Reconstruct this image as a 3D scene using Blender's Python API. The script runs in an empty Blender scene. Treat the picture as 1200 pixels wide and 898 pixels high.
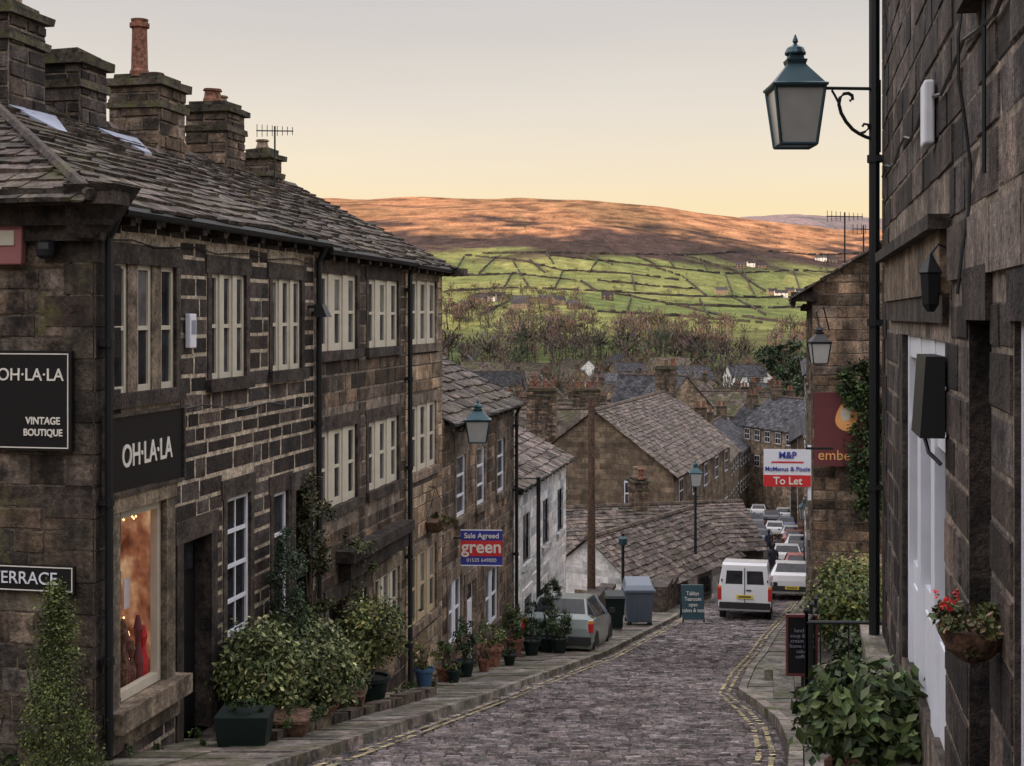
import bpy, math, random
import numpy as np
from mathutils import Vector, Matrix, noise
random.seed(11); R=random.random
def U(a,b): return a+(b-a)*R()
F0=1600.0; HZ=370.0
sc=bpy.context.scene
sc.view_settings.view_transform='Standard'; sc.view_settings.look='None'
sc.view_settings.exposure=0; sc.view_settings.gamma=1
def W(px,py,Y): return Vector(((px-600)/F0*Y,Y,(HZ-py)/F0*Y))
# ------------------------------------------------------------ ground profile
PY=[-600,-100,0,12.8,23,32,44,60,100,140,200,300,400,600,800,1000,1300,1600,1750,1900,2100,2300,2500,3200,4500,6000]
PZ=[60,14,-1.7,-4.3,-6.4,-8,-9.8,-12,-17,-20.5,-23,-23.5,-24,-26,-21,-12,15,55,80,110,155,198,208,190,180,150]
def Zs(y): return float(np.interp(y,PY,PZ))
def sm(a,b,x):
    t=min(1,max(0,(x-a)/(b-a))); return t*t*(3-2*t)
def G(x,y):
    z=Zs(y)
    if y>150:
        t=x/y
        k=sm(900,1900,y)
        z-=k*sm(.02,.3,t)*58
        n=noise.fractal(Vector((x/420,y/420,3.3)),1,2,5)
        z+=n*sm(400,1500,y)*(7-3*sm(1900,2300,y))
        z+=noise.noise(Vector((x/90,y/90,1)))*sm(900,1500,y)*4
        z+=sm(3000,4500,y)*sm(-.02,.22,t)*(1-sm(4700,6000,y))*190
    if y<900:
        r=sm(-70,-330,x)*(1-sm(450,850,y))
        z+=r*105
    return z
def cast(px,py,y0=900,y1=3000):
    t=(px-600)/F0; s=(HZ-py)/F0; y=y0
    while y<y1:
        if G(t*y,y)>=s*y: return (t*y,y,G(t*y,y))
        y+=6
    return None
def kl(y): return float(np.interp(y,[0,14.5,23.6,32,44,60,100,160],[-4.9,-1.8,.0,2.2,5.3,9.2,15.6,25]))
def kr(y): return float(np.interp(y,[0,14.3,17.2,20,23,27.5,31,38,44,60,100,160],[-.1,2.9,3.35,3.6,3.8,4.75,5.6,7.3,8.9,13.2,20.6,31]))
# ------------------------------------------------------------ materials
def nodes(name):
    m=bpy.data.materials.new(name); m.use_nodes=True; nt=m.node_tree
    return m,nt,nt.nodes['Principled BSDF']
def N(nt,t,**k):
    n=nt.nodes.new(t)
    for a,b in k.items(): setattr(n,a,b)
    return n
def mixc(nt,f,a,b,mode='MIX'):
    n=N(nt,'ShaderNodeMix',data_type='RGBA',blend_type=mode)
    for i,v in ((0,f),(6,a),(7,b)):
        if isinstance(v,bpy.types.NodeSocket): nt.links.new(v,n.inputs[i])
        else: n.inputs[i].default_value=v if i==0 else (*v,1)
    return n.outputs[2]
def nz(nt,scale,detail=3,rough=.6,vec=None,dist=0):
    n=N(nt,'ShaderNodeTexNoise'); n.inputs['Scale'].default_value=scale
    n.inputs['Detail'].default_value=min(detail,4); n.inputs['Roughness'].default_value=rough
    n.inputs['Distortion'].default_value=dist
    if vec is None:
        g=N(nt,'ShaderNodeNewGeometry'); vec=g.outputs['Position']
    nt.links.new(vec,n.inputs['Vector']); return n.outputs[0]
def rmp(nt,f,a,b):
    n=N(nt,'ShaderNodeMapRange'); n.inputs[1].default_value=a; n.inputs[2].default_value=b
    nt.links.new(f,n.inputs[0]); return n.outputs[0]
def mat(name,c1,c2,scale=3,rough=.85,bump=.3,bscale=30,moss=None,mossr=(.55,.7),mscale=1.2,brick=None,metal=0,spec=.25,streak=None,streakr=(.42,.68),grit=.45):
    m,nt,b=nodes(name)
    f=nz(nt,scale*2.2,4,.75)
    col=mixc(nt,rmp(nt,f,.36,.66),tuple(x*.7 for x in c1),tuple(min(1,x*1.2) for x in c2))
    at=N(nt,'ShaderNodeAttribute',attribute_name='col')
    hb=None
    if brick:
        uv=N(nt,'ShaderNodeUVMap'); uv.uv_map='UVMap'
        br=N(nt,'ShaderNodeTexBrick'); nt.links.new(uv.outputs[0],br.inputs[0])
        br.inputs['Scale'].default_value=1; br.inputs['Brick Width'].default_value=brick[0]; br.inputs['Row Height'].default_value=brick[1]
        br.inputs['Mortar Size'].default_value=brick[2]; br.inputs['Mortar Smooth'].default_value=.3
        br.inputs['Color1'].default_value=(.5,.5,.5,1); br.inputs['Color2'].default_value=(1.35,1.3,1.25,1)
        br.inputs['Mortar'].default_value=(*brick[3],1)
        col=mixc(nt,1,col,br.outputs['Color'],'MULTIPLY'); hb=br.outputs['Fac']
    col=mixc(nt,1,col,at.outputs['Color'],'MULTIPLY')
    hn=nz(nt,bscale*.6,3,.75)
    if grit: col=mixc(nt,1,col,mixc(nt,rmp(nt,hn,.33,.67),(1-grit,)*3,(1+grit,)*3),'MULTIPLY')
    if streak:
        mp=N(nt,'ShaderNodeMapping'); g=N(nt,'ShaderNodeNewGeometry'); nt.links.new(g.outputs['Position'],mp.inputs[0]); mp.inputs['Scale'].default_value=(2.2,2.2,.35)
        col=mixc(nt,rmp(nt,nz(nt,1,3,.65,mp.outputs[0]),*streakr),col,mixc(nt,.8,col,streak))
    if moss: col=mixc(nt,rmp(nt,nz(nt,mscale,4,.75),*mossr),col,moss)
    nt.links.new(col,b.inputs['Base Color'])
    b.inputs['Roughness'].default_value=rough; b.inputs['Metallic'].default_value=metal
    b.inputs['Specular IOR Level'].default_value=spec
    if bump:
        bp=N(nt,'ShaderNodeBump'); bp.inputs['Strength'].default_value=bump; bp.inputs['Distance'].default_value=.025
        h=hn
        if hb is not None:
            mm=N(nt,'ShaderNodeMath',operation='MULTIPLY_ADD'); nt.links.new(hb,mm.inputs[0]); mm.inputs[1].default_value=-1.2; nt.links.new(h,mm.inputs[2]); h=mm.outputs[0]
        nt.links.new(h,bp.inputs['Height']); nt.links.new(bp.outputs[0],b.inputs['Normal'])
    return m
def plain(name,c,rough=.5,metal=0,spec=.5,var=.12,emis=0):
    m,nt,b=nodes(name)
    f=nz(nt,6,3)
    col=mixc(nt,f,tuple(x*(1-var) for x in c),tuple(min(1,x*(1+var)) for x in c))
    nt.links.new(col,b.inputs['Base Color']); b.inputs['Roughness'].default_value=rough; b.inputs['Metallic'].default_value=metal
    b.inputs['Specular IOR Level'].default_value=spec
    if emis: b.inputs['Emission Color'].default_value=(*c,1); b.inputs['Emission Strength'].default_value=emis
    return m
M={}
M['black_stone']=mat('soot_blackened_stone',(.017,.0145,.014),(.062,.048,.041),1.6,.8,.8,45,streak=(.011,.010,.010))
M['mortar_lt']=mat('pale_mortar',(.26,.21,.16),(.52,.44,.34),3,.95,.4,60)
M['mortar_md']=mat('grey_mortar',(.13,.105,.085),(.29,.235,.185),3,.95,.4,60,streak=(.04,.036,.032))
M['mortar_dk']=mat('dark_mortar',(.045,.038,.033),(.13,.105,.082),4,.95,.4,60)
M['brown_stone']=mat('brown_gritstone',(.046,.035,.028),(.165,.118,.082),1.4,.85,.8,45,streak=(.018,.015,.014))
M['sand_stone']=mat('sandstone',(.18,.13,.085),(.37,.275,.185),1.6,.85,.5,45,streak=(.08,.06,.045))
M['end_stone']=mat('mossy_gritstone',(.026,.021,.018),(.15,.115,.088),1.1,.85,.9,35,moss=(.13,.12,.045),mossr=(.58,.74),mscale=1.2,streak=(.016,.014,.013))
M['cap_stone']=mat('mossy_cap_stone',(.035,.03,.024),(.11,.095,.07),2,.9,.8,35,moss=(.08,.08,.03),mossr=(.5,.66),mscale=3)
M['dressed']=mat('dressed_stone_trim',(.12,.095,.072),(.31,.245,.18),1.7,.85,.4,45,streak=(.045,.037,.031))
M['dressed_dk']=mat('dark_stone_trim',(.024,.020,.019),(.078,.062,.051),1.7,.85,.5,45)
M['slate']=mat('stone_roof_slate',(.028,.024,.022),(.115,.092,.077),2.2,.8,.8,30,moss=(.08,.075,.028),mossr=(.54,.72),mscale=1.6)
M['slate_br']=mat('brown_stone_slate',(.062,.052,.047),(.175,.14,.12),1.6,.85,.6,30,moss=(.065,.062,.036),mossr=(.56,.7),mscale=.5)
M['slate_far']=mat('blue_slate',(.035,.037,.043),(.078,.078,.086),.8,.8,.4,12,brick=(.5,.32,.03,(.5,.5,.5)),grit=.25,spec=.1)
M['slate_far_br']=mat('stone_slate_far',(.055,.046,.04),(.125,.104,.088),.6,.9,.4,12,brick=(.6,.4,.03,(.5,.5,.5)),moss=(.08,.088,.038),mossr=(.5,.7),mscale=.3,grit=.25,spec=.1)
M['wall_far']=mat('coursed_stone',(.18,.14,.10),(.36,.28,.20),.5,.9,.4,12,brick=(.55,.24,.02,(.75,.72,.66)),streak=(.11,.085,.065),grit=.25)
M['wall_far_dk']=mat('dark_coursed_stone',(.065,.052,.042),(.165,.127,.097),.5,.9,.4,12,brick=(.55,.24,.02,(.9,.85,.8)),streak=(.035,.03,.026),grit=.3)
M['whitewash']=mat('whitewashed_stone',(.76,.76,.78),(.87,.87,.88),2,.8,.5,9,brick=(.5,.22,.012,(.85,.85,.85)),streak=(.68,.68,.66),grit=.08)
M['sett']=mat('stone_sett',(.115,.096,.095),(.29,.245,.24),1.2,.55,.6,50,spec=.5,moss=(.10,.083,.073),mossr=(.56,.8),mscale=.8)
M['grout']=mat('sett_joint_earth',(.03,.026,.023),(.07,.058,.05),3,.9,.4,40)
M['flag']=mat('flagstone',(.085,.075,.066),(.23,.2,.17),1.5,.75,.5,35,moss=(.065,.075,.028),mossr=(.5,.7),mscale=1.6)
M['tarmac']=mat('far_road_surface',(.09,.083,.081),(.15,.138,.134),.7,.7,.3,8)
M['yellow']=mat('worn_yellow_paint',(.46,.38,.18),(.62,.53,.30),8,.8,.3,60)
M['cream']=plain('cream_paint',(.52,.48,.39),.5,var=.2)
M['creamd']=plain('ochre_cream_paint',(.42,.34,.22),.5,var=.2)
M['signw']=plain('sign_lettering_cream',(.72,.69,.62),.5)
M['white']=plain('white_paint',(.70,.72,.78),.45)
M['blackp']=plain('black_gloss_paint',(.010,.010,.012),.35,spec=.35)
M['iron']=plain('cast_iron',(.015,.017,.020),.45,.3)
M['teal']=plain('teal_lamp_paint',(.035,.075,.092),.45,.5)
M['lead']=plain('lead_flashing',(.26,.29,.37),.5,.3,var=.3)
M['wood']=mat('weathered_timber',(.08,.045,.03),(.15,.09,.06),6,.8,.4,40)
M['terra']=mat('terracotta',(.12,.055,.038),(.24,.11,.072),5,.85,.3,30)
M['buffpot']=mat('buff_clay_pot',(.18,.13,.09),(.28,.205,.145),5,.85,.3,30)
M['bark']=mat('bark',(.05,.038,.028),(.12,.09,.065),5,.9,.6,25)
M['plas_gr']=plain('green_plastic',(.008,.017,.015),.5,spec=.25)
M['plas_gy']=plain('grey_blue_plastic',(.10,.13,.17),.45)
M['plas_bl']=plain('blue_glaze',(.04,.10,.19),.35)
M['red']=plain('red_paint',(.55,.03,.035),.4)
M['maroon']=plain('maroon_sign_paint',(.12,.028,.032),.5)
M['blue']=plain('blue_sign_paint',(.03,.04,.28),.45)
M['pink']=plain('faded_red_box',(.30,.12,.12),.5)
M['orange']=plain('orange_paint',(.75,.36,.12),.5)
M['rubber']=plain('rubber',(.02,.02,.02),.8)
M['chrome']=plain('alloy',(.5,.5,.5),.35,.8)
M['redlamp']=plain('tail_lamp',(.45,.02,.02),.25)
M['amber']=plain('amber_lamp',(.7,.25,.03),.25)
M['plate']=plain('yellow_number_plate',(.75,.55,.06),.45)
M['skin']=plain('skin',(.5,.32,.25),.6)
M['cloth']=plain('dark_coat_cloth',(.03,.032,.045),.9)
M['cloth2']=plain('grey_coat_cloth',(.16,.15,.15),.9)
M['hair']=plain('hair',(.05,.03,.02),.8)
M['bulb']=plain('shop_bulb',(1,.6,.25),.5,emis=3)
def leafmat(name,trans=.25):
    m,nt,b=nodes(name)
    at=N(nt,'ShaderNodeAttribute',attribute_name='col')
    nt.links.new(at.outputs['Color'],b.inputs['Base Color']); b.inputs['Roughness'].default_value=.5; b.inputs['Specular IOR Level'].default_value=.3
    return m
M['leaf']=leafmat('leaves')
def twigmat():
    m,nt,b=nodes('bare_twigs')
    at=N(nt,'ShaderNodeAttribute',attribute_name='col')
    nt.links.new(at.outputs['Color'],b.inputs['Base Color']); b.inputs['Roughness'].default_value=1; b.inputs['Specular IOR Level'].default_value=0
    return m
M['twig']=twigmat()
def glassmat():
    m,nt,b=nodes('window_glass')
    at=N(nt,'ShaderNodeAttribute',attribute_name='col')
    c=mixc(nt,rmp(nt,nz(nt,2.5,2),.35,.65),(.010,.010,.012),(.04,.042,.05))
    c=mixc(nt,1,c,at.outputs['Color'],'MULTIPLY')
    nt.links.new(c,b.inputs['Base Color']); b.inputs['Roughness'].default_value=.07; b.inputs['Specular IOR Level'].default_value=.3
    bp=N(nt,'ShaderNodeBump'); bp.inputs['Strength'].default_value=.12; bp.inputs['Distance'].default_value=.02
    nt.links.new(nz(nt,3,2),bp.inputs['Height']); nt.links.new(bp.outputs[0],b.inputs['Normal'])
    return m
M['glass']=glassmat()
def lampglass():
    m,nt,b=nodes('frosted_lamp_glass')
    c=mixc(nt,nz(nt,5),(.30,.31,.30),(.44,.44,.42))
    nt.links.new(c,b.inputs['Base Color']); b.inputs['Roughness'].default_value=.25
    return m
M['lglass']=lampglass()
def shopmat():
    m,nt,b=nodes('lit_shop_interior')
    f=nz(nt,2.6,3,.6); r=N(nt,'ShaderNodeValToRGB'); nt.links.new(f,r.inputs[0]); e=r.color_ramp.elements
    e[0].position=.36; e[0].color=(.10,.035,.02,1); e[1].position=.68; e[1].color=(.60,.42,.24,1)
    x=e.new(.5); x.color=(.30,.13,.07,1)
    nt.links.new(r.outputs[0],b.inputs['Base Color']); nt.links.new(r.outputs[0],b.inputs['Emission Color']); b.inputs['Emission Strength'].default_value=.5
    return m
M['shop']=shopmat()
# ------------------------------------------------------------ mesh builder
class MB:
    def __init__(s): s.v=[]; s.f=[]; s.c=[]
    def face(s,pts,col=(1,1,1)):
        i=len(s.v); s.v.extend([tuple(p) for p in pts]); s.f.append(tuple(range(i,i+len(pts)))); s.c.append(col)
    def hexa(s,p,col=(1,1,1),skip=()):
        i=len(s.v); s.v.extend([tuple(q) for q in p])
        for k,f in enumerate(((3,2,1,0),(4,5,6,7),(0,1,5,4),(1,2,6,5),(2,3,7,6),(3,0,4,7))):
            if k in skip: continue
            s.f.append(tuple(i+a for a in f)); s.c.append(col)
    def box(s,o,a,b,c,col=(1,1,1)):
        o=Vector(o);a=Vector(a);b=Vector(b);c=Vector(c)
        s.hexa([o,o+a,o+a+b,o+b,o+c,o+a+c,o+a+b+c,o+b+c],col)
    def abox(s,x0,x1,y0,y1,z0,z1,col=(1,1,1)):
        s.box((x0,y0,z0),(x1-x0,0,0),(0,y1-y0,0),(0,0,z1-z0),col)
    def lathe(s,c,prof,seg=12,col=(1,1,1),square=False):
        i=len(s.v); off=math.pi/4 if square else 0
        for r,z in prof:
            for k in range(seg):
                a=2*math.pi*k/seg+off; s.v.append((c[0]+r*math.cos(a),c[1]+r*math.sin(a),c[2]+z))
        for j in range(len(prof)-1):
            for k in range(seg):
                a=i+j*seg+k; b=i+j*seg+(k+1)%seg
                s.f.append((a,b,b+seg,a+seg)); s.c.append(col)
        s.f.append(tuple(i+k for k in range(seg))[::-1]); s.c.append(col)
        e=i+(len(prof)-1)*seg; s.f.append(tuple(e+k for k in range(seg))); s.c.append(col)
    def tube(s,pts,r,seg=6,col=(1,1,1)):
        pts=[Vector(p) for p in pts]; n=len(pts); i=len(s.v)
        rs=r if isinstance(r,(list,tuple)) else [r]*n
        for j,p in enumerate(pts):
            t=(pts[min(j+1,n-1)]-pts[max(j-1,0)]).normalized()
            up=Vector((0,0,1)) if abs(t.z)<.9 else Vector((1,0,0))
            a=t.cross(up).normalized(); b=t.cross(a)
            for k in range(seg):
                w=2*math.pi*k/seg; s.v.append(tuple(p+(a*math.cos(w)+b*math.sin(w))*rs[j]))
        for j in range(n-1):
            for k in range(seg):
                a=i+j*seg+k; b=i+j*seg+(k+1)%seg
                s.f.append((a,b,b+seg,a+seg)); s.c.append(col)
        s.f.append(tuple(i+k for k in range(seg))); s.c.append(col)
        e=i+(n-1)*seg; s.f.append(tuple(e+k for k in range(seg))[::-1]); s.c.append(col)
    def build(s,name,m,root=None,smooth=False,bevel=0):
        if not s.f: return None
        me=bpy.data.meshes.new(name); v=np.array(s.v,dtype=np.float64)
        loc=np.array(root.location) if root is not None else np.zeros(3)
        me.from_pydata((v-loc).tolist(),[],s.f); me.materials.append(m)
        nl=len(me.loops); ca=me.color_attributes.new('col','FLOAT_COLOR','CORNER')
        cnt=np.array([len(f) for f in s.f]); cc=np.array([(c[0],c[1],c[2],1.0) for c in s.c],dtype=np.float32)
        ca.data.foreach_set('color',np.repeat(cc,cnt,axis=0).ravel())
        uvl=me.uv_layers.new(name='UVMap')
        nn=np.empty(len(me.polygons)*3); me.polygons.foreach_get('normal',nn); nn=nn.reshape(-1,3)
        tg=np.stack([-nn[:,1],nn[:,0],np.zeros(len(nn))],1); ln=np.linalg.norm(tg,axis=1)
        flat=ln<.05; tg[flat]=(1,0,0); ln[flat]=1; tg/=ln[:,None]; bt=np.cross(nn,tg)
        li=np.empty(nl,dtype=np.int64); me.loops.foreach_get('vertex_index',li); lv=v[li]
        tr=np.repeat(tg,cnt,axis=0); b2=np.repeat(bt,cnt,axis=0)
        uvl.data.foreach_set('uv',np.stack([(lv*tr).sum(1),(lv*b2).sum(1)],1).ravel())
        if smooth: me.polygons.foreach_set('use_smooth',[True]*len(me.polygons))
        me.update(); ob=bpy.data.objects.new(name,me); sc.collection.objects.link(ob)
        if root is not None: ob.parent=root
        if bevel:
            bm=ob.modifiers.new('bevel','BEVEL'); bm.width=bevel; bm.segments=2; bm.limit_method='ANGLE'
        return ob
def root(name,loc=(0,0,0)):
    e=bpy.data.objects.new(name,None); e.location=loc; e.empty_display_size=.3; sc.collection.objects.link(e); return e
class Thing:
    def __init__(s,name,loc=(0,0,0)): s.r=root(name,loc); s.p={}
    def __getitem__(s,k):
        if k not in s.p: s.p[k]=MB()
        return s.p[k]
    def done(s,smooth=(),bevel={}):
        for (a,m),mb in s.p.items(): mb.build(a,M[m],s.r,smooth=a in smooth,bevel=bevel.get(a,0))
def text(body,pos,size,xd,n,m,rt,ext=.004,align='CENTER',sx=1,bold=0):
    cu=bpy.data.curves.new('lettering','FONT'); cu.body=body; cu.size=size; cu.extrude=ext; cu.align_x=align; cu.align_y='CENTER'; cu.offset=bold
    cu.materials.append(m); ob=bpy.data.objects.new('lettering',cu); sc.collection.objects.link(ob)
    x=Vector(xd).normalized(); n=Vector(n).normalized(); y=n.cross(x)
    mt=Matrix((x*sx,y,n)).transposed().to_4x4(); p=Vector(pos)-Vector(rt.location); mt.translation=p
    ob.parent=rt; ob.matrix_local=mt; return ob
# ------------------------------------------------------------ facade tools
class Fr:
    def __init__(s,o,d):
        s.o=Vector((o[0],o[1],0)); d=Vector((d[0],d[1],0)).normalized(); s.d=d; s.n=Vector((d.y,-d.x,0))
    def P(s,u,z,o=0):
        p=s.o+s.d*u+s.n*o; return Vector((p.x,p.y,z))
def fbox(mb,F,ua,ub,za,zb,oa,ob,col=(1,1,1)):
    mb.hexa([F.P(ua,za,oa),F.P(ua,za,ob),F.P(ub,za,ob),F.P(ub,za,oa),F.P(ua,zb,oa),F.P(ua,zb,ob),F.P(ub,zb,ob),F.P(ub,zb,oa)],col)
def tone(a=.6,b=1.35,w=.06):
    t=U(a,b); return (t*U(1-w,1+w),t,t*U(1-w,1+w))
def blocks(mb,F,u0,u1,z0,z1,ops,ch=.24,bw=.42,span=None,gap=.014,tr=(.55,1.4),pr=(.003,.016),ins=.010):
    z=z0
    while z<z1-.04:
        h=ch*U(.78,1.22); zt=min(z+h,z1)
        a,b=(u0,u1) if span is None else span((z+zt)/2)
        ints=[(a,b)] if b>a else []
        for o in ops:
            if o[2]<zt-.03 and o[3]>z+.03:
                ni=[]
                for (p,q) in ints:
                    if o[1]<=p or o[0]>=q: ni.append((p,q))
                    else:
                        if o[0]>p: ni.append((p,o[0]))
                        if o[1]<q: ni.append((o[1],q))
                ints=ni
        rt=U(.8,1.2)
        for (p,q) in ints:
            u=p
            while u<q-.02:
                w=bw*U(.5,1.7); e=u+w
                if q-e<.16: e=q
                pp=U(*pr); g=gap*U(.65,1.35); i=ins
                A=[F.P(u+g,z+g),F.P(e-g,z+g),F.P(e-g,zt-g),F.P(u+g,zt-g)]
                j=lambda:U(-.009,.009)
                B=[F.P(u+g+i,z+g+i+j(),pp+U(-.003,.003)),F.P(e-g-i+j(),z+g+i+j(),pp),F.P(e-g-i,zt-g-i+j(),pp+U(-.003,.003)),F.P(u+g+i+j(),zt-g-i+j(),pp)]
                t=U(*tr) if R()<.85 else tr[1]*U(1,1.35); wv=U(-.08,.08); mb.hexa(A+B,(t*rt*(1+wv),t*rt,t*rt*(1-wv)),skip=(0,))
                u=e
        z=zt
def backing(mb,F,u0,u1,z0,z1,ops,col=(1,1,1),out=0):
    us=sorted(set([u0,u1]+[x for o in ops for x in o[:2] if u0<x<u1])); zs=sorted(set([z0,z1]+[x for o in ops for x in o[2:4] if z0<x<z1]))
    for a,b in zip(us,us[1:]):
        for c,d in zip(zs,zs[1:]):
            m=((a+b)/2,(c+d)/2)
            if any(o[0]<m[0]<o[1] and o[2]<m[1]<o[3] for o in ops): continue
            mb.face([F.P(a,c,out),F.P(b,c,out),F.P(b,d,out),F.P(a,d,out)],col)
def reveal(mb,F,u0,u1,z0,z1,dp,col=(1,1,1)):
    for a,b in (((u0,z0),(u1,z0)),((u1,z0),(u1,z1)),((u1,z1),(u0,z1)),((u0,z1),(u0,z0))):
        mb.face([F.P(a[0],a[1],0),F.P(b[0],b[1],0),F.P(b[0],b[1],-dp),F.P(a[0],a[1],-dp)],col)
def window(T,F,u0,u1,z0,z1,n=1,trim='dressed',paint='cream',bars=(0,1),mull=.11,fw=.05,lint=.22,jamb=.10,sill=.14,dp=.07,mp=None):
    tm=T[('stone_surrounds',trim)]; fm=T[('window_frames',paint)]; gm=T[('window_glass','glass')]
    reveal(tm,F,u0,u1,z0,z1,dp+.02)
    fbox(tm,F,u0-jamb-.03,u1+jamb+.03,z0-sill,z0,-.01,.07,tone(.6,1))
    fbox(tm,F,u0-jamb-.05,u1+jamb+.05,z1,z1+lint,-.01,.022,tone(.7,1.1))
    if jamb:
        fbox(tm,F,u0-jamb,u0,z0+.001,z1-.001,-.01,.018,tone(.8,1.2)); fbox(tm,F,u1,u1+jamb,z0+.001,z1-.001,-.01,.018,tone(.8,1.2))
    w=(u1-u0-mull*(n-1))/n
    for k in range(n):
        a=u0+k*(w+mull); b=a+w
        if k<n-1: fbox(T[('window_mullions',mp or paint)],F,b,b+mull,z0+.002,z1-.002,-dp,-.004,tone(.8,1.0,.02))
        o1,o2=-dp+.005,-dp+.045
        fbox(fm,F,a,a+fw,z0,z1,o1,o2); fbox(fm,F,b-fw,b,z0,z1,o1,o2)
        fbox(fm,F,a+fw,b-fw,z0,z0+fw*1.3,o1,o2-.002); fbox(fm,F,a+fw,b-fw,z1-fw,z1,o1,o2-.002)
        zm=(z0+z1)/2
        for q in range(bars[1]):
            zz=z0+(z1-z0)*(q+1)/(bars[1]+1); fbox(fm,F,a+fw,b-fw,zz-.022,zz+.022,o1,o2-.004)
        for q in range(bars[0]):
            uu=a+(b-a)*(q+1)/(bars[0]+1); fbox(fm,F,uu-.012,uu+.012,z0+fw,z1-fw,o1,o2-.012)
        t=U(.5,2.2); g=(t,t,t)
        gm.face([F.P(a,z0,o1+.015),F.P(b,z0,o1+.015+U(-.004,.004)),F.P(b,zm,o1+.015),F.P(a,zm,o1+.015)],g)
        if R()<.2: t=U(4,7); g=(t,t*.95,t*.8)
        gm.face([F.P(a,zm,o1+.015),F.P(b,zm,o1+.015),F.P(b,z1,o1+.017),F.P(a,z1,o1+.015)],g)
    return (u0,u1,z0,z1),(u0-jamb,u1+jamb,z0-sill,z1+lint)
def door(T,F,u0,u1,z0,z1,paint='blackp',trim='dressed_dk',dp=.2,jamb=.16,lint=.24,glass=True):
    tm=T[('stone_surrounds',trim)]; reveal(tm,F,u0,u1,z0,z1,dp)
    fbox(tm,F,u0-jamb-.03,u1+jamb+.03,z1,z1+lint,-.01,.03,tone(.8,1.2))
    if jamb:
        fbox(tm,F,u0-jamb,u0,z0,z1-.001,-.01,.025,tone()); fbox(tm,F,u1,u1+jamb,z0,z1-.001,-.01,.025,tone())
    fbox(tm,F,u0-.2,u1+.2,z0-.6,z0,-.3,.28,tone(.8,1.2))
    d=T[('door',paint)]
    fbox(d,F,u0,u1,z0,z1,-dp-.02,-dp+.02)
    w=(u1-u0); 
    for (a,b) in ((.1,.46),(.54,.9)):
        for (c,e) in ((.06,.42),(.48,.8)): fbox(d,F,u0+w*a,u0+w*b,z0+(z1-z0)*c,z0+(z1-z0)*e,-dp+.02,-dp+.04)
    if glass: T[('window_glass','glass')].face([F.P(u0+.08,z1-.38,-dp+.03),F.P(u1-.08,z1-.38,-dp+.03),F.P(u1-.08,z1-.06,-dp+.03),F.P(u0+.08,z1-.06,-dp+.03)])
    return (u0,u1,z0,z1),(u0-jamb,u1+jamb,z0-.1,z1+lint)
def slates(mb,P,A,B,L,S,rh=.26,w=.42,span=None,th=.03,tr=(.45,1.6),ub=None,sag=0):
    P=Vector(P);A=Vector(A).normalized();B=Vector(B).normalized(); n=A.cross(B).normalized()
    if n.z<0: n=-n
    base=ub or mb
    if span is None: base.face([P,P+A*L,P+A*L+B*S,P+B*S],(.4,.4,.4))
    else:
        a0,b0=span(0);a1,b1=span(S); base.face([P+A*a0,P+A*b0,P+A*b1+B*S,P+A*a1+B*S],(.4,.4,.4))
    v=-.06; k=0
    while v<S-.02:
        r=rh*(1.25-.5*v/S); a,b=(0,L) if span is None else span(max(0,v+r/2))
        u=a-U(0,.25)
        while u<b:
            ww=w*U(.5,1.6); e=min(u+ww,b+.02); s0=max(u,a-.02)
            if e-s0>.05:
                t0=th*U(.5,1.6); lo=v+U(-.035,.035)
                j=lambda:U(-.012,.012)
                q=[P+A*(s0+.006)+B*lo+n*.012,P+A*(e-.006)+B*(lo+j())+n*.012,P+A*(e-.006)+B*min(v+r+.06,S)+n*.004,P+A*(s0+.006)+B*min(v+r+.06,S)+n*.004]
                tp=[q[0]+n*(t0+.010+j()),q[1]+n*(t0+.010+j()),q[2]+n*.012,q[3]+n*.012]
                mb.hexa(q+tp,tone(*tr),skip=(0,))
            u=u+ww
        v+=r; k+=1
def chimney(T,cx,cy,z0,z1,w,l,d,pots=(),stone='brown_stone',mortar='mortar_md',ch=.17,potm='terra',cap=True):
    d=Vector((d[0],d[1],0)).normalized(); n=Vector((d.y,-d.x,0)); c=Vector((cx,cy,0))
    st=T[('chimney_stack',stone)]; bk=T[('chimney_mortar',mortar)]
    cs=[c-d*l/2+n*w/2,c+d*l/2+n*w/2,c+d*l/2-n*w/2,c-d*l/2-n*w/2]
    for i in range(4):
        a=cs[i];b=cs[(i+1)%4]; F=Fr((a.x,a.y),(b-a)); L=(b-a).length
        blocks(st,F,0,L,z0,z1,[],ch,.3,pr=(.01,.035),tr=(.5,2.1)); backing(bk,F,0,L,z0,z1,[])
    bk.face([Vector((p.x,p.y,z1)) for p in cs])
    if cap:
        def slab(e,za,zb,tn,mm='cap_stone'):
            o=c-d*(l/2+e)-n*(w/2+e); j=lambda:U(-.02,.02); a=d*(l+2*e); b=n*(w+2*e)
            bt=[o,o+a,o+a+b,o+b]; T[('chimney_cap',mm)].hexa([Vector((p.x,p.y,za+j()*.5)) for p in bt]+[Vector((p.x+j(),p.y+j(),zb+j())) for p in bt],tn)
        slab(.05,z1-.32,z1-.22,tone(.8,1.1)); slab(.08,z1,z1+.10,tone(.7,1)); slab(-.04,z1+.10,z1+.19,tone(.7,1))
    for (f,h,r,km) in pots:
        p=c+d*l*f
        T[('chimney_pot_'+km,km)].lathe((p.x,p.y,z1+.15),[(r*1.15,0),(r*1.1,.08),(r*.95,.12),(r*.85,h*.8),(r*.85,h*.84),(r*1.12,h*.86),(r*1.12,h*.93),(r*.9,h*.94),(r*1.0,h)],14)
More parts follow.
